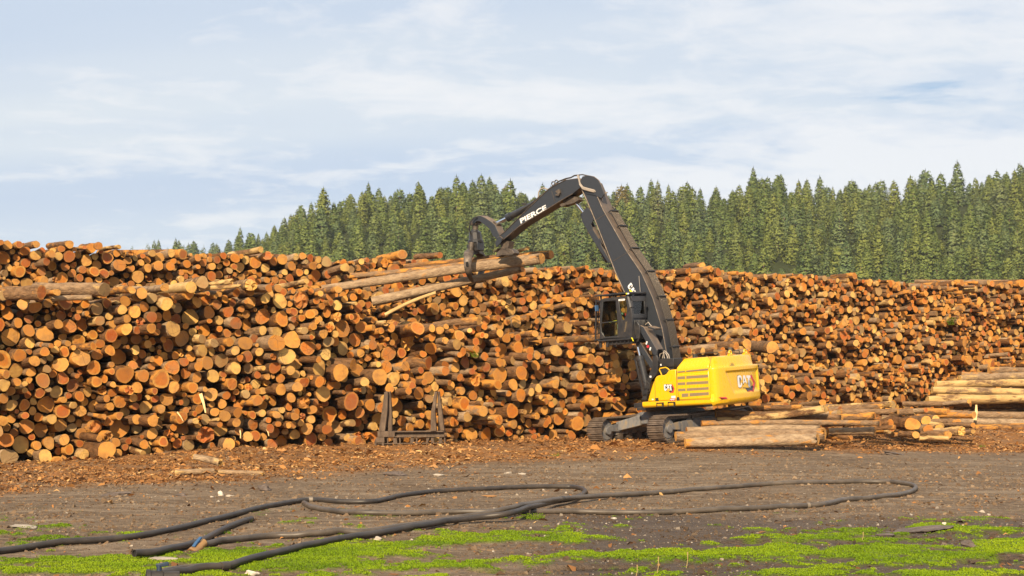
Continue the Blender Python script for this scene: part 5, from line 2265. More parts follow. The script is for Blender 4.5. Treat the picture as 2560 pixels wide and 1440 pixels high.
# --- cab
Z1 = lambda pts: zc(pts, 1480, 725, .10417)
CL, CR = 1.5, .5
mb = MB()
SIDE = [[(185, 250), (225, 245), (262, 300), (225, 780), (218, 830), (225, 1000), (262, 1062), (300, 1130), (300, 1165), (175, 1195)], [(185, 250), (280, 205), (850, 140), (870, 205), (640, 240), (560, 252), (300, 275), (262, 300), (225, 300)],
        [(560, 250), (640, 238), (672, 500), (720, 722), (742, 1150), (612, 1155), (606, 735), (585, 500)], [(800, 205), (862, 140), (900, 260), (935, 420), (832, 545), (838, 400)],
        [(832, 545), (935, 425), (962, 620), (968, 1148), (735, 1155), (722, 722), (772, 712)], [(215, 778), (605, 738), (605, 762), (215, 803)], [(300, 1130), (610, 1095), (640, 1158), (300, 1168)]]
for lat in (CL, CR + .06):
    for poly in SIDE:
        pslab(mb, Z1(poly), lat, lat - .06)
pslab(mb, Z1([(185, 245), (280, 200), (850, 135), (865, 160), (285, 228), (195, 270)]), CL - .06, CR + .06)
pslab(mb, Z1([(130, 1205), (1000, 1140), (1000, 1185), (140, 1245)]), CL + .05, CR - .05)
pslab(mb, Z1([(180, 1160), (960, 1120), (960, 1150), (180, 1200)]), CL - .06, CR + .06)
cab = part('cab', mb, M_CAB, bevel=.012)
pA = loc(*Z1([(935, 420)])[0], CL)
pT = loc(*Z1([(862, 140)])[0], CL)
pB = loc(*Z1([(965, 1140)])[0], CL)
# rear wall with its window
rf = pA[0] + .01
mb = MB()
zt, zwt, zwb, zl, zb = pT[2] - .02, pA[2] + .21, pA[2] - .22, pA[2] - .36, pB[2]
mb.box((rf + .02, 1.0, (zt + zwt) / 2), (.07, .86, zt - zwt))
mb.box((rf + .02, 1.0, (zwb + zl) / 2), (.08, .86, zwb - zl))
mb.box((rf + .05, 1.0, (zl + zb) / 2), (.06, .86, zl - zb))
for l in (1.40, .60):
    mb.box((rf + .02, l, (zwt + zwb) / 2), (.07, .09, zwt - zwb + .01))
for l in (1.46, .54):
    mb.bar((pT[0], l, pT[2] - .05), (pA[0], l, pA[2]), .08, .08)
for k in range(9):
    mb.box((rf + .01, 1.32 - .08 * k, (zl + zb) / 2), (.03, .03, (zl - zb) * .8))
part('rear_wall', mb, M_CAB, cab, .01)


def pane(name, pts):
    mb = MB()
    mb.slab([tuple(p[0]) for p in pts], [tuple(p[1]) for p in pts])
    return part(name, mb, M_GLASS, cab, 0, 0)


def side_pane(poly, lat):
    A = [loc(x, y, lat) for x, y in poly]
    pane('window', [(a, a - np.array([0, .008, 0])) for a in A])


W_UP = Z1([(250, 300), (300, 268), (565, 245), (600, 742), (220, 782)])
W_LO = Z1([(212, 795), (610, 755), (620, 1105), (300, 1140), (225, 1005)])
W_BK = Z1([(636, 262), (805, 240), (842, 400), (836, 540), (776, 718), (715, 728)])
for poly in (W_UP, W_LO, W_BK):
    side_pane(poly, CL - .026)
    side_pane(poly, CR + .034)
pane('window', [(np.array([rf + .02, l, z]), np.array([rf + .028, l, z])) for l, z in ((.63, zwt), (1.37, zwt), (1.37, zwb), (.63, zwb))])
pFt = loc(*Z1([(205, 260)])[0], CL)
pFb = loc(*Z1([(180, 1180)])[0], CL)
pane('windscreen', [(np.array([p[0] - .03, l, p[2] + dz]), np.array([p[0] - .04, l, p[2] + dz])) for l, p, dz in ((1.44, pFt, -.03), (.56, pFt, -.03), (.56, pFb, .05), (1.44, pFb, .05))])
# bar guard in front of the windscreen
mb = MB()
gf = .17
for l in np.linspace(1.47, .53, 9):
    mb.bar((pFt[0] + gf, l, pFt[2] + .02), (pFb[0] + gf, l, pFb[2] - .05), .022, .022, (0, 1, 0))
for t in (0.0, .33, .66, 1.0):
    p = pFt * (1 - t) + pFb * t
    mb.bar((p[0] + gf, 1.5, p[2]), (p[0] + gf, .5, p[2]), .03, .03)
mb.bar((pFt[0] + gf, 1.5, pFt[2] + .05), (pFb[0] + gf, 1.5, pFb[2] - .06), .045, .045, (0, 1, 0))
mb.bar((pFt[0] + gf, .5, pFt[2] + .05), (pFb[0] + gf, .5, pFb[2] - .06), .045, .045, (0, 1, 0))
for l in (1.5, .5):
    mb.bar((pFt[0], l, pFt[2]), (pFt[0] + gf, l, pFt[2]), .04, .04)
    mb.bar((pFb[0], l, pFb[2]), (pFb[0] + gf, l, pFb[2]), .05, .05)
part('window_guard', mb, M_CAB, cab, 0)
# falling-object roof guard
mb = MB()
ra = loc(*Z1([(100, 158)])[0], CL)
rb = loc(*Z1([(880, 84)])[0], CL)
mb.slab([(ra[0], 1.56, ra[2]), (rb[0], 1.56, rb[2]), (rb[0], .42, rb[2]), (ra[0], .42, ra[2])], [(ra[0], 1.56, ra[2] + .045), (rb[0], 1.56, rb[2] + .06), (rb[0], .42, rb[2] + .06), (ra[0], .42, ra[2] + .045)])
for t in (.12, .5, .92):
    for l in (1.45, .55):
        p = ra * (1 - t) + rb * t
        mb.box((p[0], l, p[2] - .06), (.05, .05, .14))
part('roof_guard', mb, M_CAB, cab, .008)
mb = MB()
for (x0, x1, mi) in ((813, 845, 0), (847, 890, 1)):
    mb.add([loc(*Z1([q_])[0], 1.563) for q_ in ((x0, 72), (x1, 68), (x1, 100), (x0, 104))], [(0, 1, 2, 3)], mi)
part('sticker', mb, [M_SIGNY, M_WHITE], cab, 0, 0)
mb = MB()
mb.add([loc(*Z1([q_])[0], CL + .004) for q_ in ((635, 222), (785, 208), (788, 250), (638, 266))], [(0, 1, 2, 3)], 0)
for k in range(4):
    mb.add([loc(*Z1([q_])[0], CL + .006) for q_ in ((668 + 22 * k, 232 - 2 * k), (682 + 22 * k, 231 - 2 * k), (683 + 22 * k, 248 - 2 * k), (669 + 22 * k, 249 - 2 * k))], [(0, 1, 2, 3)], 1)
part('number_sticker', mb, [M_WHITE, M_BLACKP], cab, 0, 0)
mb = MB()
mb.add([loc(*Z1([q_])[0], CL + .055) for q_ in ((938, 1140), (965, 1140), (1002, 1225), (985, 1232))], [(0, 1, 2, 3)], 0)
part('sticker', mb, M_SIGNY, cab, 0, 0)
# louvres in the rear corner panel
for k in range(11):
    mb = MB()
    y_ = 770 + 23 * k
    mb.bar(loc(*Z1([(805 - 3 * k, y_)])[0], CL + .004), loc(*Z1([(850 - 5 * k, y_ - 6)])[0], CL + .004), .012, .014, (0, 1, 0))
    part('louvre', mb, M_GRILLE, cab, 0, 0)
# grey edge strip of the rear pillar
mb = MB()
mb.bar(loc(*Z1([(868, 165)])[0], CL + .004), loc(*Z1([(925, 410)])[0], CL + .004), .07, .008, (0, 1, 0))
part('pillar_trim', mb, M_FRAME, cab, 0)
mb = MB()
c = loc(*Z1([(112, 440)])[0], CL + .12)
mb.box(c, (.05, .16, .20))
mb.bar(c + np.array([0, -.05, .02]), (pFt[0] + gf, 1.5, c[2] + .02), .02, .02)
part('mirror', mb, M_BLUE, cab, .01)
# skirt of hanging bars under the cab
mb = MB()
fl0 = loc(*Z1([(140, 1245)])[0], CL)
fl1 = loc(*Z1([(1000, 1185)])[0], CL)
for t in np.linspace(0.18, .96, 8):
    p = fl0 * (1 - t) + fl1 * t
    mb.box((p[0], 1.48, p[2] - .05), (.02, .02, .12))
mb.box(((fl0[0] + fl1[0]) / 2 - .1, 1.0, (fl0[2] + fl1[2]) / 2 - .07), (1.0, .85, .14))
mb.box((fl0[0] - .07, 1.45, fl0[2] - .10), (.09, .06, .22))
mb.box((fl0[0] - .07, .60, fl0[2] - .10), (.09, .06, .22))
mb.box((fl0[0] - .35, 1.45, fl0[2] - .10), (.09, .06, .22))
part('cab_underframe', mb, M_CAB, cab, .006)
# inside
sc_ = (pFt[0] + pA[0]) / 2
zf = pB[2]
mb = MB()
mb.box((sc_ - .22, 1.0, zf + .48), (.48, .48, .14))
mb.box((sc_ - .46, 1.0, zf + .86), (.14, .46, .66))
mb.box((sc_ - .22, 1.0, zf + .22), (.30, .30, .40))
part('seat', mb, M_SEAT, cab, .03)
mb = MB()
mb.tube([(sc_ - .05, 1.30, zf + .30), (sc_ + .05, 1.30, zf + .62), (sc_ + .0, 1.30, zf + .80), (sc_ - .12, 1.30, zf + .84)], .045, 8)
mb.box((sc_ - .1, 1.30, zf + .30), (.42, .12, .38))
part('side_console', mb, M_MINT, cab, .015)
mb = MB()
mb.bar((sc_ + .12, 1.33, zf + .62), (sc_ + .42, 1.33, zf + .58), .035, .03)
part('safety_lever', mb, M_SIGNY, cab, 0)
mb = MB()
mb.box((sc_ - .30, 1.40, zf + .80), (.03, .02, .09))
part('seat_belt_buckle', mb, M_REDP, cab, 0)

# --- cab riser
Z2 = lambda pts: zc(pts, 1450, 720, .19444)
mb = MB()
for lat in (1.30, .95):
    pslab(mb, Z2([(700, 440), (728, 428), (762, 480), (770, 560), (765, 640), (742, 690), (712, 700), (700, 660), (716, 590)]), lat, lat - .07)
    pslab(mb, Z2([(690, 470), (720, 470), (720, 640), (690, 640)]), lat - .01, lat - .06)
part('cab_bracket', mb, M_CAB, bevel=.01)
mb = MB()
pslab(mb, Z2([(770, 480), (815, 500), (900, 640), (985, 800), (980, 872), (945, 860), (850, 700), (776, 560)]), 1.22, 1.12)
pslab(mb, Z2([(770, 480), (815, 500), (900, 640), (985, 800), (980, 872), (945, 860), (850, 700), (776, 560)]), .70, .60)
pslab(mb, Z2([(800, 497), (830, 505), (990, 790), (980, 800), (970, 800)]), 1.12, .70)
arm = part('riser_arm', mb, M_DARK, bevel=.01)
mb = MB()
c = loc(1634, 822, 1.0)
mb.box((c[0], .95, c[2] + .03), (.28, .40, .06), Matrix.Rotation(rad(-20), 3, 'Y'))
part('cover', mb, M_DARK, arm, .008)
mb = MB()
for q_, m_ in (((857, 706), 0), ((903, 782), 0), ((877, 752), 1)):
    c = loc(*Z2([q_])[0], 1.223)
    if m_:
        mb.cyl(c, c + np.array([0, .03, 0]), .045, 12, 1)
    else:
        mb.box(c, (.05, .008, .11), Matrix.Rotation(rad(-25), 3, 'Y'), 0)
part('marker_labels', mb, [M_WHITE, M_REDP], arm, 0)
mb = MB()
pslab(mb, Z2([(712, 722), (745, 690), (775, 700), (930, 950), (938, 1010), (905, 1030), (880, 990)]), 1.10, 1.02)
pslab(mb, Z2([(712, 722), (745, 690), (775, 700), (930, 950), (938, 1010), (905, 1030), (880, 990)]), .82, .74)
part('riser_arm', mb, M_DARK, bevel=.008)
mb = MB()
for lat in (1.32, .90):
    pslab(mb, Z2([(935, 875), (985, 865), (1000, 905), (995, 1000), (1000, 1070), (975, 1125), (915, 1185), (880, 1300), (850, 1440), (790, 1440), (820, 1330), (870, 1150), (925, 1010)]), lat, lat - .06)
pslab(mb, Z2([(690, 905), (722, 895), (735, 1000), (850, 1300), (870, 1430), (815, 1440), (770, 1250)]), 1.0, .94)
tower = part('riser_tower', mb, M_CAB, bevel=.008)
mb = MB()
mb.cyl(loc(*Z2([(742, 760)])[0], 1.18), loc(*Z2([(775, 900)])[0], 1.18), .05, 16)
part('riser_cylinder_rod', mb, M_CHROME, tower, 0)
mb = MB()
mb.cyl(loc(*Z2([(768, 880)])[0], 1.18), loc(*Z2([(865, 1300)])[0], 1.18), .125, 22)
mb.cyl(loc(*Z2([(766, 872)])[0], 1.18), loc(*Z2([(778, 930)])[0], 1.18), .145, 22)
mb.cyl(loc(*Z2([(790, 985)])[0], 1.18), loc(*Z2([(794, 1003)])[0], 1.18), .142, 22)
part('riser_cylinder', mb, M_CAB, tower, 0)
mb = MB()
pslab(mb, Z2([(985, 915), (1200, 905), (1205, 1005), (990, 1012)]), 1.0, .42)
pslab(mb, Z2([(990, 1030), (1200, 1010), (1200, 1075), (1000, 1125)]), .9, .45)
vb = part('valve_box', mb, M_CAB, tower, .012)
mb = MB()
c = loc(*Z2([(1040, 988)])[0], 1.004)
mb.box(c, (.05, .006, .06))
c = loc(*Z2([(907, 1140)])[0], 1.325)
mb.box(c, (.07, .006, .06))
part('sticker', mb, M_WHITE, tower, 0)
for k, (q_, lt) in enumerate((([(1020, 905), (1030, 850), (1075, 830), (1085, 905)], .8), ([(1060, 905), (1075, 815), (1110, 850), (1130, 905)], .7), ([(1150, 905), (1140, 860), (1100, 815), (1060, 800)], .6), ([(840, 470), (880, 440), (900, 470), (930, 500)], .8),
                              ([(800, 490), (830, 455), (870, 440), (860, 410)], .75), ([(690, 1180), (790, 1178), (860, 1200), (895, 1240), (890, 1330), (800, 1360)], 1.40), ([(790, 1280), (860, 1285), (905, 1290), (905, 1360), (780, 1370)], 1.38))):
    mb = MB()
    mb.tube([loc(*p_, lt) for p_ in Z2(q_)], .018 if k < 5 else .010, 6)
    part('hose', mb, M_HOSE if k < 4 else M_RUB, tower, 0)
# thin aerial by the cab
mb = MB()
a_ = loc(1601, 735, .62)
mb.cyl(a_, a_ + np.array([0, 0, .62]), .010, 6)
part('aerial', mb, M_HOSE, cab, 0)


# ------------------------------------------------------------------ steel log rack standing at the wall
RD = 45.9
ZR = lambda pts: zc(pts, 900, 930, .13889)


def rk(x, y, dy=0.0):
    """crop coordinates of the rack's front plane, set back by dy metres"""
    px, py = ZR([(x, y)])[0]
    p = at_depth(px, py, RD)
    return np.array([p[0] + .12 * dy, p[1] + dy, p[2]])


r0 = rk(900, 1370)
gb = float(ground_z(r0[0], r0[1]))
rack = empty('log_rack', (r0[0], r0[1], gb))


def rpart(name, mb, bevel=.006, m_=M_RUST):
    return mb.build(name, m_, rack, 35, bevel, loc=None)


def rsl(mb, poly, d0, d1):
    A = [rk(x, y, d0) - np.array([r0[0], r0[1], gb]) for x, y in poly]
    B = [rk(x, y, d1) - np.array([r0[0], r0[1], gb]) for x, y in poly]
    return mb.slab(A, B)


mb = MB()
rsl(mb, [(310, 1285), (1540, 1275), (1540, 1292), (310, 1302)], .0, .55)
rsl(mb, [(310, 1302), (1540, 1292), (1540, 1352), (310, 1360)], .22, .30)
rsl(mb, [(300, 1352), (1545, 1346), (1545, 1400), (300, 1400)], .0, .55)
rpart('base_beam', mb)
mb = MB()
rsl(mb, [(400, 1068), (1505, 1062), (1505, 1080), (400, 1086)], .0, .45)
rsl(mb, [(400, 1080), (1500, 1076), (1500, 1160), (400, 1165)], .14, .22)
rsl(mb, [(400, 1156), (1520, 1152), (1520, 1172), (400, 1178)], .0, .45)
rpart('cross_channel', mb)
mb = MB()
rsl(mb, [(318, 1066), (630, 1066), (630, 1168), (318, 1172)], -.03, .0)
rsl(mb, [(318, 1068), (350, 1068), (350, 1172), (318, 1172)], .0, .5)
rpart('side_plate', mb)
for x0, x1, x2, x3 in ((478, 500, 505, 485), (600, 655, 665, 590), (700, 722, 728, 705), (905, 960, 970, 900), (1003, 1025, 1030, 1008), (1190, 1250, 1215, 1185), (1275, 1320, 1335, 1265), (1420, 1470, 1480, 1405), (1505, 1530, 1535, 1515)):
    mb = MB()
    rsl(mb, [(x0, 1178), (x1, 1178), (x2, 1284), (x3, 1284)], .04, .10)
    rpart('gusset', mb)
mb = MB()
rsl(mb, [(300, 1175), (440, 1175), (446, 1268), (262, 1272), (275, 1215)], -.05, .5)
rsl(mb, [(266, 1272), (304, 1272), (300, 1385), (268, 1385)], -.05, .5)
rsl(mb, [(396, 1272), (436, 1270), (436, 1385), (400, 1385)], -.05, .5)
rpart('foot', mb)
for poly, d in (([(338, 1066), (452, 1066), (498, 690), (504, 352), (470, 346), (440, 362), (418, 560)], .0), ([(440, 1066), (500, 1066), (508, 700), (508, 352), (480, 352)], .35), ([(486, 1066), (560, 1066), (553, 700), (526, 352), (500, 350)], .18),
                ([(1270, 1066), (1378, 1066), (1352, 700), (1390, 352), (1346, 356), (1310, 580), (1282, 700)], .0), ([(1374, 1062), (1402, 1062), (1394, 700), (1398, 356), (1380, 356)], .35), ([(1432, 1060), (1504, 1058), (1456, 650), (1410, 352), (1382, 352), (1388, 700)], .18)):
    mb = MB()
    rsl(mb, poly, d - .04, d + .10)
    rpart('stake', mb, .008)
tag(rack, 'rusty steel log rack with two upright stakes at the foot of the stack', 'log rack')


# ------------------------------------------------------------------ pipes on the ground
def smooth_path(pts, per=14):
    P_ = [np.array(p, float) for p in pts]
    P_ = [2 * P_[0] - P_[1]] + P_ + [2 * P_[-1] - P_[-2]]
    out = []
    for i in range(1, len(P_) - 2):
        a, b, c, d = P_[i - 1:i + 3]
        for k in range(per):
            t = k / per
            out.append(.5 * ((2 * b) + (c - a) * t + (2 * a - 5 * b + 4 * c - d) * t * t + (3 * b - a - 3 * c + d) * t ** 3))
    out.append(P_[-2])
    return out


def lay(pts, r):
    """pixels on the ground (with an optional lift) -> resting path"""
    W = []
    for p in pts:
        lift = p[2] if len(p) > 2 else 0
        q_ = on_ground(p[0], p[1], r + lift)
        W.append(np.array([q_[0], q_[1], lift]))
    S = smooth_path(W)
    out = []
    for p in S:
        z = float(ground_z(p[0], p[1]))
        out.append([p[0], p[1], z + r * .92 + max(p[2], 0)])
    out = np.array(out)
    # a stiff pipe does not follow every bump
    zz_ = out[:, 2].copy()
    for _ in range(40):
        zz_[1:-1] = np.maximum(out[1:-1, 2] - r * .10, (zz_[:-2] + zz_[1:-1] * 2 + zz_[2:]) / 4)
    out[:, 2] = zz_
    return out


def pipe(name, pts, r, m_, label, group, ends=(False, False), collars=()):
    P_ = lay(pts, r)
    o0 = P_[len(P_) // 2].copy()
    P_ = P_ - o0
    mb = MB()
    mb.tube(P_, r, 12)
    o = mb.build('water_pipe', m_, None, 40, 0)
    o.location = o0
    tag(o, label, 'pipe', group)
    for k, e in enumerate(ends):
        if not e:
            continue
        a_, b_ = (P_[0], P_[1]) if k == 0 else (P_[-1], P_[-2])
        d = (a_ - b_) / np.linalg.norm(a_ - b_)
        mb = MB()
        mb.cyl(a_ + d * .002, a_ + d * .006, r * .80, 14)
        mb.build('mouth_shade', M_HOLE_SHADE, o, 30, 0)  # closed near-black disc painted as the shade inside the open end
        # a rim standing round the near-black disc
        mb = MB()
        rr = []
        e1 = np.cross(d, [0, 0, 1.0])
        e1 /= np.linalg.norm(e1)
        e2 = np.cross(e1, d)
        for R_, t in ((r * .80, .0), (r * .82, .03), (r * 1.02, .03), (r * 1.02, -.01)):
            rr.append([a_ + d * t + (e1 * math.cos(q_) + e2 * math.sin(q_)) * R_ for q_ in np.linspace(0, 6.2832, 17)[:-1]])
        mb.loft(rr, caps=False)
        mb.build('rim', m_, o, 30, 0)
    for t, m2, ln, k_ in collars:
        i = int(t * (len(P_) - 2))
        c, d = P_[i], P_[i + 1] - P_[i]
        d = d / np.linalg.norm(d)
        mb = MB()
        mb.cyl(c - d * ln / 2, c + d * ln / 2, r * k_, 14)
        mb.build('coupling', m2, o, 30, 0)
    return o, P_, o0


G_P = 'black water pipes lying across the yard'
PIPE_1A = [(-620, 1436), (-330, 1408), (-70, 1385), (0, 1377), (130, 1360), (330, 1336), (500, 1306), (640, 1271), (757, 1250.5), (850, 1253), (925, 1253), (965, 1247), (1005, 1237.5), (1100, 1227), (1200, 1221), (1300, 1217.5), (1400, 1216), (1437, 1217), (1458, 1222), (1462, 1229), (1452, 1238, .02), (1430, 1246, .04),
           (1385, 1255, .05), (1330, 1267, .10), (1280, 1280, .12), (1200, 1293, .06), (1120, 1303, .02), (1000, 1320), (850, 1345), (720, 1376), (620, 1397), (560, 1410), (490, 1420), (440, 1427), (400, 1434)]
pipe('water_pipe', PIPE_1A, .051, M_PIPE_D, 'longest dark pipe coming in from the left, looping back to the blue-tapped end', G_P, (False, True), ((.2425, M_PIPE_L, .10, 1.18), (.915, M_PIPE_D, .14, 1.2)))
PIPE_2 = [(760, 1257), (772, 1264), (800, 1271), (840, 1277), (900, 1280), (1000, 1280), (1140, 1279), (1290, 1278), (1450, 1279.5), (1600, 1280), (1750, 1276), (1900, 1270), (2010, 1265), (2060, 1259), (2110, 1248), (2180, 1244), (2245, 1237), (2282, 1226), (2288, 1215), (2262, 1207.5), (2200, 1204), (2100, 1204), (2000, 1206), (1900, 1211),
          (1780, 1220), (1700, 1227), (1600, 1234, .01), (1480, 1241, .05), (1400, 1247, .10), (1340, 1257, .13), (1290, 1267, .13), (1230, 1280, .08), (1130, 1297, .02), (1030, 1313), (930, 1326), (850, 1330), (760, 1333), (680, 1338), (600, 1347), (530, 1358), (500, 1364)]
p2_, P2, o2 = pipe('water_pipe', PIPE_2, .051, M_PIPE_B, 'dusty pipe making the big loop on the right, brass fitting on its end', G_P, (False, False), ((.305, M_PIPE_L, .06, 1.12), (.885, M_PIPE_B, .18, 1.16), (.70, M_PIPE_D, .12, 1.15)))
p3_, P3_, o3 = pipe('water_pipe', [(340, 1382, .035), (400, 1376, .02), (470, 1362), (515, 1345), (560, 1322), (600, 1305), (627, 1297)], .051, M_PIPE_D, 'short cut length of dark pipe with open ends', G_P, (True, True), ((.95, M_PIPE_D, .10, 1.08),))
p4_, P4_, o4 = pipe('water_pipe', [(408, 1424, .02), (440, 1420), (480, 1415), (530, 1411)], .028, M_PIPE_B, 'thin grey pipe beside the blue-tapped pipe end', G_P, (False, False))

# pale spur joined into the long pipe: the start of the dusty loop is pale
# brass fitting with a blue rag
d = P2[-1] - P2[-4]
d /= np.linalg.norm(d)
mb = MB()
e = P2[-1]
mb.tube([e - d * .10, e + d * .02, e + d * .03, e + d * .16, e + d * .17, e + d * .24], [.066, .066, .078, .078, .085, .085], 16)
fit = mb.build('brass_fitting', M_BRASS, p2_, 40, 0)
mb = MB()
mb.cyl(e + d * .241, e + d * .245, .065, 16)
mb.build('fitting_shade', M_HOLE_SHADE, fit, 30, 0)  # near-black disc painted as the shade in the fitting's opening
mb = MB()
mb.tube([e + d * .05 + np.array([0, 0, .07]), e + d * .05 + np.array([0, 0, .12])], [.03, .025], 10)
mb.bar(e + d * .10 + np.array([.01, 0, .105]), e - d * .02 + np.array([0, 0, .115]), .045, .03)
mb.bar(e + d * .07 + np.array([0, -.03, .10]), e + d * .16 + np.array([0, -.05, .07]), .05, .03)
mb.build('tap_handle', M_BLUE, fit, 40, .006)
# the valve on the near end
a_ = on_ground(398, 1436, .075)
mb = MB()
dd = np.array([-.93, -.30, 0])
mb.tube([a_ - dd * .25, a_ - dd * .05, a_ - dd * .04, a_ + dd * .10, a_ + dd * .11, a_ + dd * .16], [.064, .064, .085, .085, .10, .10], 16)
vo = mb.build('pipe_valve', M_PIPE_D, None, 40, 0, loc=tuple(a_))
tag(vo, 'dark valve fitting with a navy lever at the near pipe end', 'valve')
mb = MB()
mb.tube([(0, 0, .07), (0, 0, .15)], [.035, .03], 10)
mb.bar((-.04, 0, .14), (.11, .03, .16), .06, .045)
mb.build('tap_handle', M_NAVY, vo, 40, .008)
mb = MB()
mb.cyl(dd * .161, dd * .165, .078, 16)
mb.build('mouth_shade', M_HOLE_SHADE, vo, 30, 0)  # near-black disc painted as the shade in the valve's opening

# ------------------------------------------------------------------ broken trunk pieces on the chips
GS = [((438, 1163), (536, 1161), 18, 17, 'pale', .9, .5, 'pale broken trunk piece, lower one on the bark chips', .01),
      ((655, 1161), (548, 1161), 12, 14, 'pale', .85, .55, 'thin broken trunk piece with ragged end on the bark chips', .01),
      ((549, 1156), (486, 1142), 19, 15, 'pale', .95, .35, 'snapped grey branch propped on the broken trunk', .01)]
pe = np.zeros((3, 3))
pb = np.zeros((3, 3))
rA = np.zeros(3)
rB = np.zeros(3)
rnd_ = np.zeros((3, 3))
for i, s in enumerate(GS):
    gd = 36.6 if i < 2 else 37.0
    pe[i] = at_depth(s[0][0], s[0][1], gd)
    pb[i] = at_depth(s[1][0], s[1][1], gd + .2)
    rA[i] = s[2] / 2 / FPX * gd
    rB[i] = s[3] / 2 / FPX * gd
    for q_, rr in ((pe, rA), (pb, rB)):
        if i < 2:
            q_[i, 2] = float(ground_z(q_[i, 0], q_[i, 1])) + rr[i] * .75
        else:
            q_[i, 2] = max(q_[i, 2], float(ground_z(q_[i, 0], q_[i, 1])) + rr[i] * .8)
    rnd_[i] = (s[5], s[6], .8)
dv = pe - pb
Ls = np.linalg.norm(dv, axis=1)
DG = LSX.make(pe, dv / Ls[:, None], Ls, rA, rB, rnd_, np.array([.01, .06, .07]), np.array([.01, .01, .01]), 77)
for i, s in enumerate(GS):
    LSX.single(DG, i, s[7], 'broken trunk pieces on the bark chips')


# ------------------------------------------------------------------ splinters, stones, slabs
def splinter(p0, p1, w0, w1, label, depth):
    a_ = at_depth(*p0, depth)
    b_ = at_depth(*p1, depth - .05)
    m_ = (a_ + b_) / 2 + np.array([.02, -.02, 0])
    mb = MB()
    for u_, v_, wa, wb in ((a_, m_, w0, (w0 + w1) / 2), (m_, b_, (w0 + w1) / 2, w1)):
        dz = (v_ - u_) / np.linalg.norm(v_ - u_)
        sd = np.cross(dz, [0, 1.0, 0])
        sd /= np.linalg.norm(sd)
        mb.slab([u_ - sd * wa, u_ + sd * wa, u_ + sd * wa * .7 + np.array([0, .03, 0]), u_ - sd * wa + np.array([0, .03, 0])], [v_ - sd * wb, v_ + sd * wb, v_ + sd * wb * .7 + np.array([0, .03, 0]), v_ - sd * wb + np.array([0, .03, 0])])
    o = mb.build('wood_splinter', M_PALE, None, 0, 0, loc=tuple(m_))
    tag(o, label, 'splinter', 'pale splinters hanging from the logs')


M_PALE = mat('fresh_wood', (.72, .52, .25), .8)
splinter((501, 984), (514, 1032), .055, .02, 'long pale splinter hanging from a log end, lower front stack', front_d(507, .75))
splinter((443, 1030), (458, 1053), .02, .008, 'thin splinter sticking out left of the long pale one', front_d(450, .75))
splinter((599, 1072), (601, 1096), .025, .012, 'small hanging splinter near the bottom of the front stack', front_d(600, .75))
splinter((666, 1072), (672, 1090), .02, .01, 'small pale splinter close to the stack foot', front_d(670, .75))
splinter((2441, 1012), (2437, 1050), .03, .075, 'pale upright splinter hanging before the side stack', 55.6)


def lump(name, px, py, size, m_, tone_, label, cat, group, seed, flat=.6, sink=.25, rot=0.0, depth_k=None):
    g = np.random.default_rng(seed)
    bm = bmesh.new()
    bmesh.ops.create_icosphere(bm, subdivisions=3, radius=1)
    ph = g.uniform(0, 6.28, 8)
    for v in bm.verts:
        c = v.co
        k = 1 + .22 * math.sin(3.1 * c.x + ph[0]) * math.cos(2.7 * c.y + ph[1]) + .16 * math.sin(5.3 * c.z + ph[2] + 2 * c.x) + float(g.normal(0, .05))
        v.co = Vector((c.x * size[0] * k, c.y * size[1] * k, c.z * size[2] * k))
    me_ = bpy.data.meshes.new(name)
    bm.to_mesh(me_)
    bm.free()
    at = me_.attributes.new('tone', 'FLOAT', 'POINT')
    at.data.foreach_set('value', np.full(len(me_.vertices), tone_, np.float32))
    me_.materials.append(m_)
    p = on_ground(px, py)
    o = bpy.data.objects.new(name, me_)
    o.location = (p[0], p[1], p[2] + size[2] * (1 - 2 * sink) * .5)
    o.rotation_euler = (g.normal(0, .08), g.normal(0, .08), rot)
    link(o)
    tag(o, label, cat, group)
    return o


G_S = 'pale stones on the yard'
lump('stone', 552, 1239, (.06, .05, .085), M_STONE, .9, 'upright cream stone on the edge of the chips', 'stone', G_S, 1)
lump('stone', 575, 1241, (.08, .05, .028), M_STONE, .75, 'flat whitish stone beside the cream one', 'stone', G_S, 2)
lump('stone', 530, 1243, (.04, .03, .02), M_STONE, .75, 'small white pebble left of the cream stone', 'stone', G_S, 3)
lump('stone', 1096, 1190, (.14, .08, .05), M_STONE, .65, 'long grey-white stone at the chip edge, below the rack', 'stone', G_S, 4)
lump('stone', 1270, 1184, (.09, .06, .035), M_STONE, .55, 'grey stone at the chip edge, farther from the rack', 'stone', G_S, 5)
lump('stone', 1305, 1186, (.12, .06, .03), M_STONE, .6, 'flat grey stone right of the other grey one', 'stone', G_S, 6)
lump('stone', 630, 1438, (.085, .06, .05), M_STONE, .85, 'blue-grey stone in the bright moss by the frame bottom', 'stone', G_S, 7)
lump('stone', 2455, 1281, (.06, .045, .03), M_STONE, .6, 'pale stone on the wet dirt, upper right of the moss', 'stone', G_S, 8)
lump('stone', 2472, 1288, (.04, .03, .022), M_STONE, .6, 'smaller pale stone on the wet dirt beside its twin', 'stone', G_S, 9)
lump('stone', 2360, 1311, (.035, .03, .03), M_STONE, .95, 'tiny white stone behind the grey bark slab', 'stone', G_S, 10)
lump('stone', 1269, 1223, (.04, .04, .035), M_STONE, .95, 'white pebble under the far pipe', 'stone', G_S, 11)
lump('stone', 60, 1322, (.22, .14, .02), M_STONE, .55, 'flat pale slab in the dirt at the left', 'stone', G_S, 12)
lump('stone', 405, 1398, (.17, .11, .022), M_STONE, .6, 'flat pale slab under the short cut pipe', 'stone', G_S, 13)
lump('stone', 945, 1348, (.06, .05, .03), M_STONE, .65, 'pale pebble in the moss near the pipes', 'stone', G_S, 14)
lump('stone', 1535, 1297, (.05, .04, .02), M_STONE, .8, 'pale pebble below the right loop of pipe', 'stone', G_S, 15)
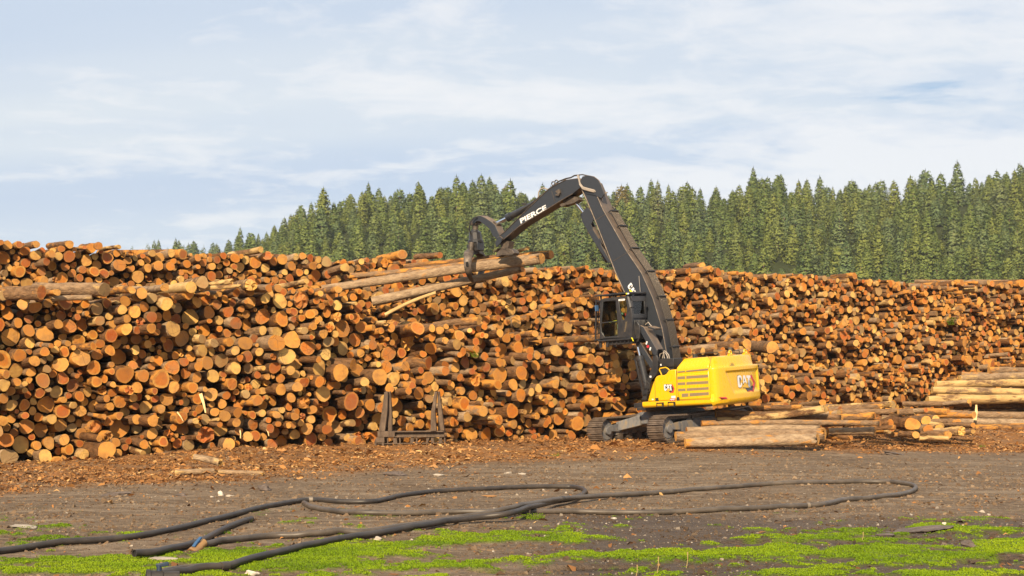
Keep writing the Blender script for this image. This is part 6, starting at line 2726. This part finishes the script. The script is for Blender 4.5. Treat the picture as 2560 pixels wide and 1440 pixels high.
M_SLAB = mat('weathered_slab', rough=.9)
q = NT(M_SLAB)
q.color(q.ramp(q.noise(q.mapping(q.obj(), (1, 4, 4)), 4, 6, .7), [(.3, (.05, .038, .03)), (.55, (.13, .10, .085)), (.75, (.24, .20, .17))]))
q.bump(q.noise(q.mapping(q.obj(), (1, 5, 5)), 8, 5, .65), .8, .03)
G_K = 'bark slabs on the yard'
lump('bark_slab', 2290, 1328, (.55, .28, .055), M_SLAB, .3, 'big weathered grey slab of bark in the wet moss', 'bark slab', G_K, 20, rot=.25)
lump('bark_slab', 2210, 1336, (.20, .12, .04), M_SLAB, .3, 'smaller dark slab touching the big grey one', 'bark slab', G_K, 21, rot=.2)
lump('bark_slab', 985, 1190, (.30, .14, .10), M_SLAB, .3, 'dark hollow chunk of bark below the rack', 'bark slab', G_K, 22, rot=.1)
lump('bark_slab', 660, 1227, (.16, .12, .12), M_SLAB, .3, 'upright dark chunk right of the cream stone', 'bark slab', G_K, 23)
lump('bark_slab', 288, 1238, (.28, .12, .05), M_SLAB, .3, 'long dark curl of bark at the chip edge', 'bark slab', G_K, 24, rot=.2)
lump('bark_slab', 452, 1240, (.14, .08, .05), M_SLAB, .3, 'small black lump of bark left of the cream stone', 'bark slab', G_K, 25)
lump('bark_slab', 2240, 1136, (.42, .18, .06), M_SLAB, .3, 'brown slab lying alone on the right side of the yard', 'bark slab', G_K, 26, rot=.2)
lump('bark_slab', 2420, 1366, (.12, .10, .07), M_SLAB, .3, 'pointed dark clod standing in the right moss', 'bark slab', G_K, 27)
lump('bark_slab', 2450, 1400, (.15, .07, .03), M_SLAB, .3, 'brown strip of bark by the lower puddle', 'bark slab', G_K, 28)


# ------------------------------------------------------------------ torn bark and chips, tens of thousands of them
def scatter_tilted(n, X_, Y_, ln, wd_, seed, lift):
    """n bent flat shards: 6 vertices, 4 triangles"""
    g = np.random.default_rng(seed)
    a = g.uniform(0, 6.28, n)
    a = np.where(g.random(n) < .5, g.normal(0, .5, n), a)
    pit = g.normal(0, .28, n)
    rol = g.normal(0, .5, n)
    d = np.stack([np.cos(a) * np.cos(pit), np.sin(a) * np.cos(pit), np.sin(pit)], 1)
    s = np.stack([-np.sin(a) * np.cos(rol), np.cos(a) * np.cos(rol), np.sin(rol)], 1)
    c = np.stack([X_, Y_, ground_z(X_, Y_) + lift], 1)
    up = np.array([0, 0, 1.0])
    cu = g.uniform(-.18, .30, n)[:, None] * ln[:, None] * up
    l_ = ln[:, None] / 2
    w_ = wd_[:, None] / 2
    V = np.stack([c - d * l_ - s * w_ * g.uniform(.2, .9, (n, 1)), c - d * l_ * g.uniform(.7, 1, (n, 1)) + s * w_ * g.uniform(.2, .9, (n, 1)), c - s * w_ + cu, c + s * w_ + cu,
                  c + d * l_ - s * w_ * g.uniform(.1, .8, (n, 1)), c + d * l_ * g.uniform(.7, 1, (n, 1)) + s * w_ * g.uniform(.1, .8, (n, 1))], 1)
    T = np.array([(0, 2, 1), (1, 2, 3), (2, 4, 3), (3, 4, 5)])
    tri = (T[None] + (np.arange(n) * 6)[:, None, None]).reshape(-1, 3)
    return V.reshape(-1, 3), tri


M_CLOD = mat('dirt_clod', rough=.95, spec=.15)
q = NT(M_CLOD)
q.color(q.mix(q.math('MULTIPLY', q.attr('wet'), .7), q.ramp(q.attr('tone'), [(0, (.085, .054, .032)), (.5, (.17, .115, .070)), (1, (.27, .195, .125))]), (.045, .032, .024)))
g = np.random.default_rng(99)
NC = 210000
sx = g.uniform(-1, 1, NC * 2)
sy_ = g.uniform(27, 58, NC * 2)
xx = sx * (sy_ * .40 + 1)
den_ = chip_amount(xx, sy_) * (wall_dist(xx, sy_) > -1.0)
den_ = den_ * np.interp(fbm(xx * .9, sy_ * 1.4, 44, 4), [.30, .52, .7], [.18, .7, 1.0])
keep = g.random(NC * 2) < den_ * .62 + .004
xx, sy_ = xx[keep][:NC], sy_[keep][:NC]
n = len(xx)
ln = np.clip(np.exp(g.normal(math.log(.058), .60, n)), .02, .42)
wd_ = ln * g.uniform(.18, .55, n)
V, T = scatter_tilted(n, xx, sy_, ln, wd_, 5, g.uniform(.0, .035, n))
tone = np.clip(g.beta(2.0, 2.2, n) * .9 + (fbm(xx * .6, sy_ * .6, 71, 3) - .45) * .5, 0, 1)
tone[(g.random(n) < .05) & (ln < .09)] = 1.0
mc_ = np_mesh('bark_litter', V, T, M_CHIP, {'tone': np.repeat(tone, 6)})
o = link(bpy.data.objects.new('bark_litter', mc_))
tag(o, 'torn bark and wood chips littering the ground before the stacks', 'bark litter', kind='stuff')
print('chips', n)

# bits lying on the bare dirt, and gravel
NG = 18000
yy_ = 16 + 26 * g.random(NG) ** .8
xx = (g.random(NG) * 2 - 1) * (yy_ * .40 + 1)
w = wet_amount(xx, yy_)
keep = (g.random(NG) < .25 + .45 * w) & (moss_amount(xx, yy_) < .5)
xx, yy_, w = xx[keep], yy_[keep], w[keep]
n = len(xx)
sz = np.clip(np.exp(g.normal(math.log(.013), .5, n)), .006, .055)
base = np.array([[1, 0, -.2], [-.5, .87, -.2], [-.5, -.87, -.2], [.5, .3, .6], [-.45, .1, .7]])
fc = np.array([(0, 1, 3), (1, 4, 3), (1, 2, 4), (2, 3, 4), (2, 0, 3), (0, 2, 1)])
rot = g.uniform(0, 6.28, n)
vb = base[None] * (1 + g.normal(0, .25, (n, 5, 3))) * sz[:, None, None]
ca, sa = np.cos(rot)[:, None], np.sin(rot)[:, None]
V = np.stack([vb[..., 0] * ca - vb[..., 1] * sa + xx[:, None], vb[..., 0] * sa + vb[..., 1] * ca + yy_[:, None], vb[..., 2] * .8 + ground_z(xx, yy_)[:, None] + sz[:, None] * .15], -1).reshape(-1, 3)
T = (fc[None] + (np.arange(n) * 5)[:, None, None]).reshape(-1, 3)
mg = np_mesh('gravel', V, T, M_STONE, {'tone': np.repeat(np.clip(g.beta(1.3, 4.0, n), 0, 1), 5)})
o = link(bpy.data.objects.new('gravel', mg))
tag(o, 'loose gravel strewn over the dirt', 'gravel', kind='stuff')
# crumbs and clods of the dirt itself
NK = 42000
yk = 16.5 + 27 * g.random(NK)
xk = (g.random(NK) * 2 - 1) * (yk * .40 + 1)
keep = (g.random(NK) < sstep(.36, .62, fbm(xk * .7, yk * 1.3, 131, 4)) * .95 + .06) & (moss_amount(xk, yk) < .6)
xk, yk = xk[keep], yk[keep]
n = len(xk)
sz = np.clip(np.exp(g.normal(math.log(.020), .55, n)), .008, .075)
rot = g.uniform(0, 6.28, n)
vb = base[None] * (1 + g.normal(0, .28, (n, 5, 3))) * sz[:, None, None]
ca, sa = np.cos(rot)[:, None], np.sin(rot)[:, None]
V = np.stack([vb[..., 0] * ca - vb[..., 1] * sa + xk[:, None], vb[..., 0] * sa + vb[..., 1] * ca + yk[:, None], vb[..., 2] * .75 + ground_z(xk, yk)[:, None] + sz[:, None] * .1], -1).reshape(-1, 3)
T = (fc[None] + (np.arange(n) * 5)[:, None, None]).reshape(-1, 3)
mk = np_mesh('dirt_clods', V, T, M_CLOD, {'tone': np.repeat(np.clip(g.beta(1.6, 2.4, n), 0, 1), 5), 'wet': np.repeat(wet_amount(xk, yk), 5)})
o = link(bpy.data.objects.new('dirt_clods', mk))
tag(o, 'crumbs and clods of dirt all over the bare yard', 'dirt', kind='stuff')
NB = 5200
yy_ = 17 + 20 * g.random(NB)
xx = (g.random(NB) * 2 - 1) * (yy_ * .40 + 1)
keep = (moss_amount(xx, yy_) < .4) & (g.random(NB) < .35 + .65 * sstep(.4, .65, fbm(xx * .8, yy_ * .8, 20, 3)))
xx, yy_ = xx[keep], yy_[keep]
n = len(xx)
ln = np.clip(np.exp(g.normal(math.log(.045), .55, n)), .015, .22)
V, T = scatter_tilted(n, xx, yy_, ln, ln * g.uniform(.2, .6, n), 6, g.uniform(.0, .012, n))
mb_ = np_mesh('bark_scraps', V, T, M_CHIP, {'tone': np.repeat(np.clip(g.beta(1.4, 3.0, n), 0, 1), 6)})
o = link(bpy.data.objects.new('bark_scraps', mb_))
tag(o, 'small dark scraps of bark dotted over the bare dirt', 'bark litter', kind='stuff')

# ------------------------------------------------------------------ moss: short dense shoots
NM = 520000
yy_ = 15.5 + 12.5 * g.random(NM) ** 1.25
xx = (g.random(NM) * 2 - 1) * (yy_ * .385 + .6)
m = moss_amount(xx, yy_)
keep = g.random(NM) < m ** 1.4
xx, yy_, m = xx[keep], yy_[keep], m[keep]
n = len(xx)
h = g.uniform(.008, .022, n) * (.5 + .6 * m) * (.5 + 1.0 * fbm(xx * 3, yy_ * 3, 55, 3))
a = g.uniform(0, 6.28, n)
w_ = g.uniform(.008, .017, n)
c = np.stack([xx, yy_, ground_z(xx, yy_) - .003], 1)
d = np.stack([np.cos(a), np.sin(a), np.zeros(n)], 1)
s = np.stack([-np.sin(a), np.cos(a), np.zeros(n)], 1)
up = np.array([0, 0, 1.0])
t0 = c + up * h[:, None] + d * (h * g.uniform(-.3, .9, n))[:, None]
t1 = c + up * (h * .75)[:, None] - d * (h * g.uniform(.0, .8, n))[:, None] + s * w_[:, None]
V = np.stack([c - s * w_[:, None], c + s * w_[:, None], t0, c + d * w_[:, None] * .8, c - d * w_[:, None] * .8, t1], 1).reshape(-1, 3)
T = (np.array([(0, 1, 2), (3, 4, 5)])[None] + (np.arange(n) * 6)[:, None, None]).reshape(-1, 3)
tone = np.clip(g.normal(.5, .13, n) + (fbm(xx * .8, yy_ * 1.2, 66, 3) - .5) * 1.1, 0, 1)
mm = np_mesh('moss', V, T, M_MOSS, {'tone': np.repeat(tone, 6)})
o = link(bpy.data.objects.new('moss', mm))
tag(o, 'bright green moss growing in patches over the wet ground', 'moss', kind='stuff')
print('moss', n)


# ------------------------------------------------------------------ small weeds and green sprigs
def weed(name, p, size, n_, label, cat, group, seed, m_, spread=1.0, tones=(.2, .8)):
    g = np.random.default_rng(seed)
    V, T, tn = [], [], []
    for k in range(n_):
        a = g.uniform(0, 6.28)
        r = size * spread * math.sqrt(g.random()) * .8
        b = np.array([r * math.cos(a), r * math.sin(a), 0])
        hh = size * g.uniform(.4, 1.0)
        dv_ = np.array([g.normal(0, .35), g.normal(0, .35), 1.0]) * hh
        for q_ in range(3):
            cc_ = b + dv_ * (.35 + .3 * q_)
            l_ = size * g.uniform(.12, .28)
            aa = g.uniform(0, 6.28)
            u_ = np.array([math.cos(aa), math.sin(aa), g.uniform(-.2, .5)]) * l_
            v_ = np.array([-math.sin(aa), math.cos(aa), g.uniform(-.3, .3)]) * l_ * .5
            i0 = len(V)
            V += [cc_, cc_ + u_ * .5 + v_, cc_ + u_, cc_ + u_ * .5 - v_]
            T += [(i0, i0 + 1, i0 + 2), (i0, i0 + 2, i0 + 3)]
            tn += [g.uniform(*tones)] * 4
        i0 = len(V)
        w2 = np.array([.004, 0, 0])
        V += [b - w2, b + w2, b + dv_]
        T += [(i0, i0 + 1, i0 + 2)]
        tn += [.2] * 3
    me_ = np_mesh(name, np.array(V), np.array(T), m_, {'tone': np.array(tn)})
    o = bpy.data.objects.new(name, me_)
    o.location = p
    link(o)
    return tag(o, label, cat, group)


weed('weed', on_ground(1338, 1299), .10, 90, 'low bright weed tuft in front of the pale pipe', 'weed', 'weeds on the yard', 1, M_MOSS, 2.2)
weed('weed', on_ground(615, 1306), .07, 40, 'small weed at the far end of the short cut pipe', 'weed', 'weeds on the yard', 2, M_MOSS, 1.6)
weed('weed', on_ground(565, 1335), .06, 40, 'small weed halfway along the short cut pipe', 'weed', 'weeds on the yard', 3, M_MOSS, 1.8)
weed('weed', on_ground(1390, 1140), .10, 26, 'dark little weed on the chips left of the tracks', 'weed', 'weeds on the yard', 4, M_MOSS, 2.0, (0, .4))
weed('weed', on_ground(2455, 1087), .10, 26, 'little weed at the foot of the side stack', 'weed', 'weeds on the yard', 5, M_MOSS, 1.4, (0, .5))
weed('conifer_sprig', tuple(at_depth(1188, 893, front_d(1188, 1.0))), .22, 26, 'green sprig caught between logs right of the rack', 'sprig', 'green sprigs caught in the stacks', 6, M_MOSS, .7, (0, .35))
weed('conifer_sprig', tuple(at_depth(2378, 812, rear_d(2378, 1.0))), .42, 50, 'green branch hanging on the rear stack, upper right', 'sprig', 'green sprigs caught in the stacks', 7, M_MOSS, .8, (0, .3))
for k, (px, py, hh) in enumerate(((1716, 1420, 40), (1643, 1434, 42), (1590, 1442, 30), (2155, 1352, 22))):
    p = on_ground(px, py)
    p1 = at_depth(px + 3, py - hh, p[1])
    mb = MB()
    mb.tube([p, (p + p1) / 2 + np.array([.01, 0, 0]), p1], [.006, .005, .009], 5)
    o = mb.build('dry_stalk', mat('dry_straw', (.34, .25, .10), .8) if k == 0 else bpy.data.materials['dry_straw'], None, 0, 0, loc=tuple(p))
    tag(o, ['dry stalk, tallest, standing in the wet moss', 'dry stalk left of the tallest one', 'dry stalk farthest left in the moss', 'dry stalk by the puddle before the grey slab'][k], 'stalk', 'dry stalks in the moss')


# ------------------------------------------------------------------ the air: a thin even haze over the whole valley
M_HAZE = bpy.data.materials.new('haze_air')
M_HAZE.use_nodes = True
ht = M_HAZE.node_tree
ht.nodes.clear()
hout = ht.nodes.new('ShaderNodeOutputMaterial')
hv = ht.nodes.new('ShaderNodeVolumePrincipled')
hv.inputs['Color'].default_value = (.93, .96, 1.0, 1)
hv.inputs['Density'].default_value = .00016
hv.inputs['Anisotropy'].default_value = .2
ht.links.new(hv.outputs[0], hout.inputs['Volume'])
mb = MB()
mb.box((20, 300, 45), (1100, 800, 96))
hz = mb.build('haze', M_HAZE, smooth=0)
hz['kind'] = 'stuff'
